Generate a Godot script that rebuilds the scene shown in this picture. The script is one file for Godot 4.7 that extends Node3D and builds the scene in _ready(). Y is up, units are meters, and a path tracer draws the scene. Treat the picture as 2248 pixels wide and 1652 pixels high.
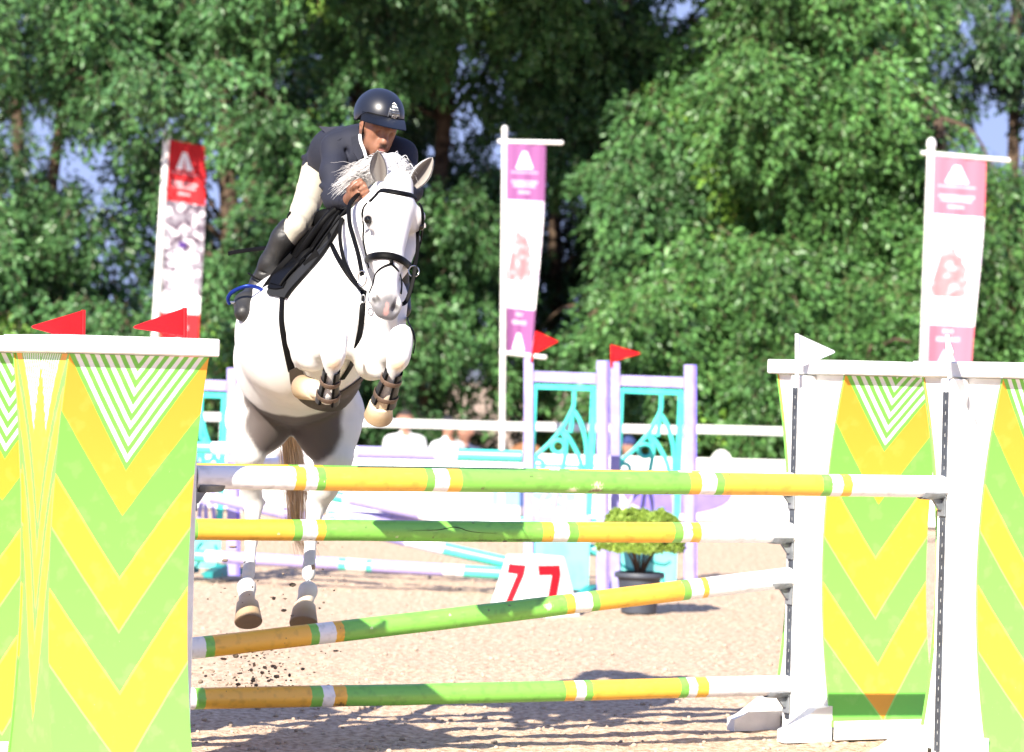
extends Node3D
# A grey horse and rider over a painted oxer, seen through a long lens.
# Units are metres, y is up, the camera looks down -z.

const CAM_HEIGHT := 1.6
const ROLL := 0.0256          # the photographer held the camera a little crooked
const LENS := 7069.0          # focal length in units of the 2248-wide measuring grid
var used_names := {}
var rng := RandomNumberGenerator.new()
var M := {}

# ---------------------------------------------------------------- small helpers
func P(u: float, v: float, depth: float) -> Vector3:
	# where a sight line at grid place (u, v) stands at that many metres from the lens
	var dx := (u - 1124.0) / LENS * depth
	var dy := (826.0 - v) / LENS * depth
	return Vector3(dx * cos(ROLL) - dy * sin(ROLL), CAM_HEIGHT + dx * sin(ROLL) + dy * cos(ROLL), -depth)

func numbered(called: String) -> String:
	if not used_names.has(called):
		used_names[called] = 0
		return called
	used_names[called] += 1
	return "%s_%03d" % [called, used_names[called]]

func tag(o: Node, label: String, category: String, group := "") -> void:
	o.set_meta("label", label)
	o.set_meta("category", category)
	if group != "":
		o.set_meta("group", group)

func thing(called: String, label: String, category: String, at := Vector3.ZERO, turn := 0.0, group := "") -> Node3D:
	var o := Node3D.new()
	o.name = numbered(called)
	add_child(o)
	o.position = at
	o.rotation.y = turn
	tag(o, label, category, group)
	return o

func lin(r: float, g: float, b: float) -> Color:
	return Color(r, g, b).linear_to_srgb()

func mat(color: Color, rough := 0.6, metal := 0.0) -> StandardMaterial3D:
	var m := StandardMaterial3D.new()
	m.albedo_color = color
	m.roughness = rough
	m.metallic = metal
	m.cull_mode = BaseMaterial3D.CULL_DISABLED
	return m

func vmat(rough := 0.6, bump: Texture2D = null, bump_scale := 0.3, tri := Vector3.ONE) -> StandardMaterial3D:
	var m := mat(Color.WHITE, rough)
	m.vertex_color_use_as_albedo = true
	if bump:
		m.heightmap_enabled = true
		m.heightmap_texture = bump
		m.heightmap_scale = bump_scale
		m.uv1_triplanar = true
		m.uv1_world_triplanar = true
		m.uv1_scale = tri
	return m

func noise_tex(freq: float, octaves: int, seed_: int, size := 512, ramp: Gradient = null) -> NoiseTexture2D:
	var n := FastNoiseLite.new()
	n.seed = seed_
	n.noise_type = FastNoiseLite.TYPE_SIMPLEX_SMOOTH
	n.frequency = freq
	n.fractal_octaves = octaves
	var t := NoiseTexture2D.new()
	t.width = size
	t.height = size
	t.seamless = true
	t.noise = n
	if ramp:
		t.color_ramp = ramp
	return t

func ramp2(a: Color, b: Color, p0 := 0.0, p1 := 1.0) -> Gradient:
	var g := Gradient.new()
	g.offsets = PackedFloat32Array([p0, p1])
	g.colors = PackedColorArray([a, b])
	return g

# ---------------------------------------------------------------- mesh builder
class MB:
	var v := PackedVector3Array()
	var n := PackedVector3Array()
	var uv := PackedVector2Array()
	var c := PackedColorArray()
	var ix := PackedInt32Array()
	var col := Color.WHITE
	var colored := false

	func vert(p: Vector3, nn: Vector3, t := Vector2.ZERO) -> int:
		v.append(p)
		n.append(nn)
		uv.append(t)
		c.append(col)
		return v.size() - 1

	func tri(a: int, b: int, d: int) -> void:
		ix.append(a)
		ix.append(b)
		ix.append(d)

	func quad(a: Vector3, b: Vector3, d: Vector3, e: Vector3, nn := Vector3.ZERO, uvs := PackedVector2Array()) -> void:
		if nn == Vector3.ZERO:
			nn = (b - a).cross(e - a).normalized()
		if uvs.is_empty():
			uvs = PackedVector2Array([Vector2(0, 0), Vector2(1, 0), Vector2(1, 1), Vector2(0, 1)])
		var i := vert(a, nn, uvs[0])
		vert(b, nn, uvs[1])
		vert(d, nn, uvs[2])
		vert(e, nn, uvs[3])
		tri(i, i + 2, i + 1)
		tri(i, i + 3, i + 2)

	func box(center: Vector3, size: Vector3, ch := 0.004, basis := Basis.IDENTITY) -> void:
		# chamfered box
		var h := size * 0.5
		ch = minf(ch, minf(h.x, minf(h.y, h.z)) * 0.45)
		var axes := [Vector3.RIGHT, Vector3.UP, Vector3.BACK]
		for k in 3:
			var a: Vector3 = axes[k]
			var b: Vector3 = axes[(k + 1) % 3]
			var d: Vector3 = axes[(k + 2) % 3]
			var ha: float = h[k]
			var hb: float = h[(k + 1) % 3]
			var hd: float = h[(k + 2) % 3]
			for s in [-1.0, 1.0]:
				var nn: Vector3 = basis * (a * s)
				var pts := []
				for q in [[-1, -1], [1, -1], [1, 1], [-1, 1]]:
					pts.append(center + basis * (a * (s * ha) + b * (q[0] * (hb - ch)) + d * (q[1] * (hd - ch))))
				if s < 0:
					pts.reverse()
				quad(pts[0], pts[1], pts[2], pts[3], nn)
			for sb in [-1.0, 1.0]:
				for sd in [-1.0, 1.0]:
					# edge along a between faces b and d
					var p0 := a * (ha - ch)
					var e1: Vector3 = b * (sb * hb) + d * (sd * (hd - ch))
					var e2: Vector3 = b * (sb * (hb - ch)) + d * (sd * hd)
					var nn2: Vector3 = basis * ((b * sb + d * sd).normalized())
					quad(center + basis * (-p0 + e1), center + basis * (p0 + e1), center + basis * (p0 + e2), center + basis * (-p0 + e2), nn2)
		for sx in [-1.0, 1.0]:
			for sy in [-1.0, 1.0]:
				for sz in [-1.0, 1.0]:
					var nn3: Vector3 = basis * (Vector3(sx, sy, sz).normalized())
					var i := vert(center + basis * Vector3(sx * h.x, sy * (h.y - ch), sz * (h.z - ch)), nn3)
					vert(center + basis * Vector3(sx * (h.x - ch), sy * h.y, sz * (h.z - ch)), nn3)
					vert(center + basis * Vector3(sx * (h.x - ch), sy * (h.y - ch), sz * h.z), nn3)
					if sx * sy * sz > 0:
						tri(i, i + 2, i + 1)
					else:
						tri(i, i + 1, i + 2)

	func sweep(pts: PackedVector3Array, rw: PackedFloat32Array, rt: PackedFloat32Array, seg := 8, normals := PackedVector3Array(), square := 0.0, caps := true, uv_len := 1.0) -> void:
		# elliptical section (half width rw across, half thickness rt along the normal) along a line
		var m := pts.size()
		if m < 2:
			return
		var nn := Vector3.ZERO
		var base := v.size()
		var tfirst := Vector3.ZERO
		var tlast := Vector3.ZERO
		for i in m:
			var t := pts[mini(i + 1, m - 1)] - pts[maxi(i - 1, 0)]
			t = t.normalized() if t.length() > 1e-9 else Vector3.UP
			if i == 0:
				tfirst = t
			tlast = t
			if normals.size() == m:
				nn = normals[i]
			elif i == 0:
				nn = Vector3.UP if absf(t.y) < 0.9 else Vector3.RIGHT
			nn = nn - t * nn.dot(t)
			nn = nn.normalized() if nn.length() > 1e-6 else (Vector3.RIGHT - t * t.x).normalized()
			var side := t.cross(nn).normalized()
			for k in seg + 1:
				var a := TAU * k / seg
				var ca := cos(a)
				var sa := sin(a)
				if square > 0.0:
					var f := 1.0 / maxf(absf(ca), absf(sa))
					f = lerpf(1.0, f, square)
					ca *= f
					sa *= f
				var off := side * (ca * rw[i]) + nn * (sa * rt[i])
				var no := (side * (cos(a) / maxf(rw[i], 1e-5)) + nn * (sin(a) / maxf(rt[i], 1e-5))).normalized()
				vert(pts[i] + off, no, Vector2(uv_len * i / (m - 1), float(k) / seg))
		for i in m - 1:
			for k in seg:
				var q := base + i * (seg + 1) + k
				tri(q, q + seg + 2, q + seg + 1)
				tri(q, q + 1, q + seg + 2)
		if caps:
			for e in 2:
				var row := base + (0 if e == 0 else (m - 1) * (seg + 1))
				var no2 := -tfirst if e == 0 else tlast
				var ce := vert(pts[0] if e == 0 else pts[m - 1], no2, Vector2(0.0 if e == 0 else uv_len, 0.5))
				var ring := []
				for k in seg + 1:
					ring.append(vert(v[row + k], no2, uv[row + k]))
				for k in seg:
					if e == 0:
						tri(ce, ring[k + 1], ring[k])
					else:
						tri(ce, ring[k], ring[k + 1])

	func tube(pts: PackedVector3Array, r0: float, r1: float, seg := 8, caps := true) -> void:
		var r := PackedFloat32Array()
		for i in pts.size():
			r.append(lerpf(r0, r1, float(i) / maxf(1.0, pts.size() - 1)))
		sweep(pts, r, r, seg, PackedVector3Array(), 0.0, caps)

	func lathe(profile: PackedVector2Array, seg := 24, at := Transform3D.IDENTITY) -> void:
		# profile of (radius, height), turned about y
		var base := v.size()
		var m := profile.size()
		for i in m:
			var d := profile[mini(i + 1, m - 1)] - profile[maxi(i - 1, 0)]
			var pn := Vector2(d.y, -d.x).normalized()
			for k in seg + 1:
				var a := TAU * k / seg
				var o := Vector3(cos(a), 0, sin(a))
				vert(at * (o * profile[i].x + Vector3.UP * profile[i].y), (at.basis * (o * pn.x + Vector3.UP * pn.y)).normalized(), Vector2(float(k) / seg, float(i) / (m - 1)))
		for i in m - 1:
			for k in seg:
				var q := base + i * (seg + 1) + k
				tri(q, q + 1, q + seg + 2)
				tri(q, q + seg + 2, q + seg + 1)

	func prism(poly: PackedVector2Array, depth: float, at := Transform3D.IDENTITY) -> void:
		# a flat outline in xy, thickened along z
		var tri_ := Geometry2D.triangulate_polygon(poly)
		for s in [-1.0, 1.0]:
			var base := v.size()
			var nn := (at.basis * Vector3(0, 0, s)).normalized()
			for p in poly:
				vert(at * Vector3(p.x, p.y, s * depth * 0.5), nn, p)
			for i in range(0, tri_.size(), 3):
				tri(base + tri_[i], base + tri_[i + 1], base + tri_[i + 2])
		var area := 0.0
		for i in poly.size():
			area += poly[i].cross(poly[(i + 1) % poly.size()])
		for i in poly.size():
			var a := poly[i]
			var b := poly[(i + 1) % poly.size()]
			var o := (b - a).normalized()
			var on := Vector3(o.y, -o.x, 0) * (1.0 if area > 0 else -1.0)
			quad(at * Vector3(a.x, a.y, -depth * 0.5), at * Vector3(b.x, b.y, -depth * 0.5), at * Vector3(b.x, b.y, depth * 0.5), at * Vector3(a.x, a.y, depth * 0.5), (at.basis * on).normalized())

	func sphere(center: Vector3, r: Vector3, seg := 16, rings := 10, basis := Basis.IDENTITY) -> void:
		var base := v.size()
		for i in rings + 1:
			var th := PI * i / rings
			for k in seg + 1:
				var a := TAU * k / seg
				var o := Vector3(sin(th) * cos(a), cos(th), sin(th) * sin(a))
				vert(center + basis * (o * r), (basis * (o / r)).normalized(), Vector2(float(k) / seg, float(i) / rings))
		for i in rings:
			for k in seg:
				var q := base + i * (seg + 1) + k
				tri(q, q + seg + 2, q + 1)
				tri(q, q + seg + 1, q + seg + 2)

	func mesh() -> ArrayMesh:
		for t in range(0, ix.size(), 3):      # every face turned the way its normals point
			var i0 := ix[t]
			var i1 := ix[t + 1]
			var i2 := ix[t + 2]
			if (v[i2] - v[i0]).cross(v[i1] - v[i0]).dot(n[i0] + n[i1] + n[i2]) < 0.0:
				ix[t + 1] = i2
				ix[t + 2] = i1
		var arr := []
		arr.resize(Mesh.ARRAY_MAX)
		arr[Mesh.ARRAY_VERTEX] = v
		arr[Mesh.ARRAY_NORMAL] = n
		arr[Mesh.ARRAY_TEX_UV] = uv
		if colored:
			arr[Mesh.ARRAY_COLOR] = c
		arr[Mesh.ARRAY_INDEX] = ix
		var am := ArrayMesh.new()
		am.add_surface_from_arrays(Mesh.PRIMITIVE_TRIANGLES, arr)
		return am

func put(mb: MB, called: String, m: Material, parent: Node = null, kind := "") -> MeshInstance3D:
	var o := MeshInstance3D.new()
	o.mesh = mb.mesh()
	o.material_override = m
	o.cast_shadow = GeometryInstance3D.SHADOW_CASTING_SETTING_ON
	if parent == null or parent == self:
		o.name = numbered(called)
		add_child(o)
	else:
		o.name = called
		parent.add_child(o, true)
	if kind != "":
		o.set_meta("kind", kind)
	return o

func curve(pts: Array, steps := 6) -> PackedVector3Array:
	# Catmull-Rom through the points
	var out := PackedVector3Array()
	var m := pts.size()
	for i in m - 1:
		var p0: Vector3 = pts[maxi(i - 1, 0)]
		var p1: Vector3 = pts[i]
		var p2: Vector3 = pts[i + 1]
		var p3: Vector3 = pts[mini(i + 2, m - 1)]
		for k in steps:
			out.append(p1.cubic_interpolate(p2, p0, p3, float(k) / steps))
	out.append(pts[m - 1])
	return out

func curve2(pts: Array, steps := 6) -> PackedVector2Array:
	var out := PackedVector2Array()
	var m := pts.size()
	for i in m - 1:
		var p0: Vector2 = pts[maxi(i - 1, 0)]
		var p1: Vector2 = pts[i]
		var p2: Vector2 = pts[i + 1]
		var p3: Vector2 = pts[mini(i + 2, m - 1)]
		for k in steps:
			out.append(p1.cubic_interpolate(p2, p0, p3, float(k) / steps))
	out.append(pts[m - 1])
	return out

func same(count: int, value: float) -> PackedFloat32Array:
	var r := PackedFloat32Array()
	r.resize(count)
	r.fill(value)
	return r

# ---------------------------------------------------------------- soft bodies: rounded bones joined smoothly
class Blob:
	var A := PackedVector3Array()
	var AB := PackedVector3Array()
	var IL := PackedFloat32Array()
	var RA := PackedFloat32Array()
	var RB := PackedFloat32Array()
	var S := PackedVector3Array()
	var F := PackedFloat32Array()
	var cut := PackedByteArray()
	var KK := PackedFloat32Array()      # how softly each bone joins the others
	var k := 0.05
	var fmax := 1.0
	var kmax := 0.0
	var lo := Vector3.ONE * 1e9
	var hi := Vector3.ONE * -1e9

	func bone(a: Vector3, b: Vector3, ra: float, rb: float, flat_axis := Vector3.ZERO, flat := 1.0, carve := false) -> void:
		A.append(a)
		var ab := b - a
		if flat != 1.0:
			flat_axis = flat_axis.normalized()
			ab += flat_axis * (ab.dot(flat_axis) * (flat - 1.0))
		S.append(flat_axis)
		F.append(flat)
		AB.append(ab)
		IL.append(1.0 / maxf(ab.length_squared(), 1e-9))
		RA.append(ra)
		RB.append(rb)
		cut.append(1 if carve else 0)
		KK.append(k)
		kmax = maxf(kmax, k)
		fmax = maxf(fmax, flat)
		if not carve:
			var grow := 1.0 / minf(1.0, flat)
			var ea := Vector3.ONE * ra * grow
			var eb := Vector3.ONE * rb * grow
			lo = lo.min(a - ea).min(b - eb)
			hi = hi.max(a + ea).max(b + eb)

	func ball(a: Vector3, r: float, flat_axis := Vector3.ZERO, flat := 1.0, carve := false) -> void:
		bone(a, a + Vector3(0, 1e-4, 0), r, r, flat_axis, flat, carve)

	func chain(pts: Array, rad: Array) -> void:
		for i in pts.size() - 1:
			bone(pts[i], pts[i + 1], rad[i], rad[i + 1])

	func one(i: int, p: Vector3) -> float:
		var q := p - A[i]
		var f := F[i]
		if f != 1.0:
			var s := S[i]
			q += s * (q.dot(s) * (f - 1.0))
		var t := clampf(q.dot(AB[i]) * IL[i], 0.0, 1.0)
		return (q - AB[i] * t).length() - RA[i] - (RB[i] - RA[i]) * t

	func dist(p: Vector3, near: PackedInt32Array) -> float:
		var d := 1e6
		for i in near:
			var e := one(i, p)
			var kk := KK[i]
			if cut[i] == 1:
				var kc := kk * 0.3
				var h := maxf(kc - absf(d + e), 0.0) / kc
				d = maxf(d, -e) + h * h * kc * 0.25
			else:
				var h2 := maxf(kk - absf(d - e), 0.0) / kk
				d = minf(d, e) - h2 * h2 * kk * 0.25
		return d

	func everything() -> PackedInt32Array:
		var r := PackedInt32Array()
		for i in A.size():
			r.append(i)
		return r

	func normal_at(p: Vector3, near: PackedInt32Array) -> Vector3:
		var e := 0.004
		return Vector3(dist(p + Vector3(e, 0, 0), near) - dist(p - Vector3(e, 0, 0), near), dist(p + Vector3(0, e, 0), near) - dist(p - Vector3(0, e, 0), near), dist(p + Vector3(0, 0, e), near) - dist(p - Vector3(0, 0, e), near)).normalized()

	func march(from: Vector3, towards: Vector3, start: float, most: float) -> float:
		# distance along a line to the surface, or the nearest approach as a negative number
		var near := everything()
		var t := start
		var best := 1e9
		var best_t := start
		for s in 90:
			var d := dist(from + towards * t, near)
			if d < best:
				best = d
				best_t = t
			if d < 0.0006:
				return t
			t += d * 0.75 / fmax
			if t > most:
				break
		return -best_t

	func paint(_p: Vector3, _n: Vector3) -> Color:
		return Color.WHITE

	func net(mb: MB, cell: float, painted := false) -> void:
		# surface nets, visiting only blocks near the surface
		var pad := cell * 3.0 + kmax * 0.3
		var o := lo - Vector3.ONE * pad
		var ext := hi + Vector3.ONE * pad - o
		const B := 6
		var bx := int(ceil(ext.x / (cell * B)))
		var by := int(ceil(ext.y / (cell * B)))
		var bz := int(ceil(ext.z / (cell * B)))
		var nx := bx * B
		var ny := by * B
		var nz := bz * B
		var val := PackedFloat32Array()
		val.resize(nx * ny * nz)
		val.fill(1e9)
		var active := PackedInt32Array()
		var hd := 0.5 * B * cell * 1.733
		var all := everything()
		var nb := A.size()
		var db := PackedFloat32Array()
		db.resize(nb)
		for z in bz:
			for y in by:
				for x in bx:
					var c := o + Vector3(x + 0.5, y + 0.5, z + 0.5) * (cell * B)
					var dm := 1e9
					for i in nb:
						var e := one(i, c)
						db[i] = e
						if cut[i] == 0 and e < dm:
							dm = e
					if dm - kmax > (hd + 2.0 * cell) * fmax:
						continue
					var carved := false
					for i in nb:
						if cut[i] == 1 and db[i] < (hd + 2.0 * cell) * fmax:
							carved = true
					if dm < -(hd + 2.0 * cell) * fmax and not carved:
						continue
					var near := PackedInt32Array()
					for i in nb:
						if (cut[i] == 0 and db[i] < dm + 2.0 * hd * fmax + kmax) or (cut[i] == 1 and db[i] < hd * fmax + kmax):
							near.append(i)
					active.append(x + bx * (y + by * z))
					for zz in B:
						for yy in B:
							var row := ((z * B + zz) * ny + y * B + yy) * nx + x * B
							var p := o + Vector3(x * B, y * B + yy, z * B + zz) * cell
							for xx in B:
								val[row + xx] = dist(p, near)
								p.x += cell
		var where := PackedInt32Array()
		where.resize(nx * ny * nz)
		where.fill(-1)
		var sy := nx
		var sz := nx * ny
		var first := mb.v.size()
		var corner := PackedInt32Array([0, 1, sy, sy + 1, sz, sz + 1, sz + sy, sz + sy + 1])
		var ea := PackedInt32Array([0, 2, 4, 6, 0, 1, 4, 5, 0, 1, 2, 3])
		var eb := PackedInt32Array([1, 3, 5, 7, 2, 3, 6, 7, 4, 5, 6, 7])
		var off := PackedVector3Array()
		for q in 8:
			off.append(Vector3(q & 1, (q >> 1) & 1, (q >> 2) & 1))
		var g := PackedFloat32Array()
		g.resize(8)
		for blk in active:
			var x0 := (blk % bx) * B
			var y0 := ((blk / bx) % by) * B
			var z0 := (blk / (bx * by)) * B
			for zz in B:
				var z := z0 + zz
				if z >= nz - 1:
					continue
				for yy in B:
					var y := y0 + yy
					if y >= ny - 1:
						continue
					for xx in B:
						var x := x0 + xx
						if x >= nx - 1:
							continue
						var at := (z * ny + y) * nx + x
						var mask := 0
						var bad := false
						for q in 8:
							var w := val[at + corner[q]]
							if w > 1e8:
								bad = true
								break
							g[q] = w
							if w < 0.0:
								mask |= 1 << q
						if bad or mask == 0 or mask == 255:
							continue
						var s := Vector3.ZERO
						var cnt := 0
						for e in 12:
							var ga := g[ea[e]]
							var gb := g[eb[e]]
							if (ga < 0.0) != (gb < 0.0):
								s += off[ea[e]].lerp(off[eb[e]], ga / (ga - gb))
								cnt += 1
						where[at] = mb.vert(o + (Vector3(x, y, z) + s / cnt) * cell, Vector3.ZERO)
		var last := mb.v.size()
		for blk in active:
			var x0 := (blk % bx) * B
			var y0 := ((blk / bx) % by) * B
			var z0 := (blk / (bx * by)) * B
			for zz in B:
				var z := z0 + zz
				for yy in B:
					var y := y0 + yy
					for xx in B:
						var x := x0 + xx
						if x < 1 or y < 1 or z < 1 or x >= nx - 1 or y >= ny - 1 or z >= nz - 1:
							continue
						var at := (z * ny + y) * nx + x
						var w0 := val[at]
						if w0 > 1e8:
							continue
						for ax in 3:
							var st := 1 if ax == 0 else (sy if ax == 1 else sz)
							var w1 := val[at + st]
							if w1 > 1e8 or (w0 < 0.0) == (w1 < 0.0):
								continue
							var s1 := sy if ax == 0 else (sz if ax == 1 else 1)
							var s2 := sz if ax == 0 else (1 if ax == 1 else sy)
							var a := where[at]
							var b := where[at - s1]
							var d := where[at - s1 - s2]
							var e := where[at - s2]
							if a < 0 or b < 0 or d < 0 or e < 0:
								continue
							if w0 < 0.0:
								mb.tri(a, d, b)
								mb.tri(a, e, d)
							else:
								mb.tri(a, b, d)
								mb.tri(a, d, e)
		# smooth normals straight from the field
		for i in range(first, last):
			mb.n[i] = Vector3.ZERO
		var from_face := 0
		for t in range(0, mb.ix.size(), 3):
			var a := mb.ix[t]
			if a < first:
				continue
			var b := mb.ix[t + 1]
			var d := mb.ix[t + 2]
			var fn := (mb.v[d] - mb.v[a]).cross(mb.v[b] - mb.v[a])
			mb.n[a] += fn
			mb.n[b] += fn
			mb.n[d] += fn
		for i in range(first, last):
			mb.n[i] = mb.n[i].normalized()
			if painted:
				mb.c[i] = paint(mb.v[i], mb.n[i])
		if painted:
			mb.colored = true

# ---------------------------------------------------------------- the place
const YAW := 0.4276                      # the oxer stands turned to the lens
const POLE_DIR := Vector3(0.9100, 0, -0.4147)
const FACE_DIR := Vector3(0.4147, 0, 0.9100)
const B_LEFT := Vector3(-1.185, 0, -12.14)
const B_RIGHT := Vector3(1.812, 0, -13.43)
const A_LEFT := Vector3(-1.82, 0, -13.175)
const A_RIGHT := Vector3(1.285, 0, -14.59)

func sky_and_light() -> void:
	var cam := Camera3D.new()
	cam.name = "camera"
	add_child(cam)
	cam.position = Vector3(0, CAM_HEIGHT, 0)
	cam.rotation.z = ROLL
	cam.near = 0.1
	cam.far = 900.0
	var attr := CameraAttributesPhysical.new()
	attr.frustum_focal_length = 102.7
	attr.frustum_focus_distance = 12.9
	attr.exposure_aperture = 3.3
	attr.frustum_near = 0.1
	attr.frustum_far = 900.0
	cam.attributes = attr
	cam.current = true
	var e := Environment.new()
	e.background_mode = Environment.BG_SKY
	var sm := ProceduralSkyMaterial.new()
	sm.sky_top_color = Color(0.41, 0.475, 0.655)
	sm.sky_horizon_color = Color(0.515, 0.57, 0.715)
	sm.sky_curve = 0.14
	sm.ground_bottom_color = Color(0.45, 0.40, 0.34)
	sm.ground_horizon_color = Color(0.58, 0.56, 0.55)
	sm.sun_angle_max = 20.0
	var sky := Sky.new()
	sky.sky_material = sm
	e.sky = sky
	e.background_energy_multiplier = 1.0
	e.tonemap_mode = Environment.TONE_MAPPER_LINEAR
	e.tonemap_exposure = 2.5
	e.sdfgi_enabled = true
	e.ssao_enabled = true
	e.ssil_enabled = true
	var w := WorldEnvironment.new()
	w.name = "environment"
	w.environment = e
	add_child(w)
	var sun := DirectionalLight3D.new()
	sun.name = "sun"
	sun.light_energy = 1.6
	sun.light_color = Color(1.0, 0.965, 0.91)
	sun.light_angular_distance = 0.5
	sun.shadow_enabled = true
	add_child(sun)
	sun.look_at_from_position(Vector3.ZERO, Vector3(0.385 * 0.822, -0.569, -0.923 * 0.822), Vector3.UP)

func materials() -> void:
	var grain := noise_tex(0.02, 5, 11)
	var fine := noise_tex(0.06, 4, 12)
	M.grain = grain
	M.fine = fine
	M.white = surf(Color(0.93, 0.93, 0.92), Color(0.86, 0.86, 0.85), 0.42, 21)
	M.white_cap = surf(Color(0.94, 0.94, 0.93), Color(0.84, 0.83, 0.81), 0.5, 22)
	M.steel = surf(Color(0.34, 0.37, 0.41), Color(0.24, 0.26, 0.29), 0.45, 23)
	M.steel.metallic = 0.3
	M.cup = surf(Color(0.56, 0.58, 0.60), Color(0.40, 0.42, 0.44), 0.5, 24)
	M.cup.metallic = 0.25
	M.red = surf(Color(0.85, 0.07, 0.10), Color(0.74, 0.05, 0.08), 0.32, 25)
	M.flag_white = surf(Color(0.93, 0.93, 0.94), Color(0.88, 0.88, 0.9), 0.35, 26)
	M.lavender = surf(Color(0.64, 0.61, 0.82), Color(0.58, 0.55, 0.78), 0.5, 27)
	M.purple = surf(Color(0.50, 0.44, 0.86), Color(0.46, 0.40, 0.80), 0.5, 28)
	M.teal = surf(Color(0.30, 0.83, 0.77), Color(0.24, 0.76, 0.71), 0.5, 29)
	M.deep_teal = surf(Color(0.08, 0.52, 0.52), Color(0.06, 0.46, 0.47), 0.5, 30)
	M.aqua = surf(Color(0.46, 0.80, 0.78), Color(0.41, 0.76, 0.74), 0.5, 31)
	M.blue = surf(Color(0.50, 0.66, 0.90), Color(0.47, 0.62, 0.87), 0.5, 32)
	M.pot = surf(Color(0.27, 0.29, 0.33), Color(0.22, 0.24, 0.28), 0.55, 33)
	M.leather = surf(Color(0.055, 0.055, 0.06), Color(0.035, 0.035, 0.04), 0.55, 34)
	M.leather.heightmap_scale = 0.05
	M.leather.metallic_specular = 0.2

func surf(a: Color, b: Color, rough: float, seed_: int) -> StandardMaterial3D:
	# painted or worn surface: two close tones in patches and a fine relief
	var m := mat(Color.WHITE, rough)
	m.albedo_texture = noise_tex(0.012, 5, seed_, 256, ramp2(a, b, 0.3, 0.75))
	m.uv1_triplanar = true
	m.uv1_world_triplanar = true
	m.uv1_scale = Vector3.ONE * 1.7
	m.heightmap_enabled = true
	m.heightmap_texture = M.fine
	m.heightmap_scale = 0.08
	return m

# ---------------------------------------------------------------- ground
func stretch(from: float, to: float, step: float, far: float) -> PackedFloat32Array:
	var a := PackedFloat32Array()
	var x := from
	while x < to:
		a.append(x)
		x += step
	a.append(to)
	var s := step
	var hi := to
	while hi < far:
		s *= 1.5
		hi += s
		a.append(hi)
	return a

var n_low := FastNoiseLite.new()
var n_mid := FastNoiseLite.new()
var n_small := FastNoiseLite.new()

func ground_height(x: float, z: float) -> float:
	var h := n_low.get_noise_2d(x, z) * 0.012
	var m := n_mid.get_noise_2d(x, z)
	h += (absf(m) - 0.3) * -0.017
	h += n_small.get_noise_2d(x, z) * 0.007
	return h

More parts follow.
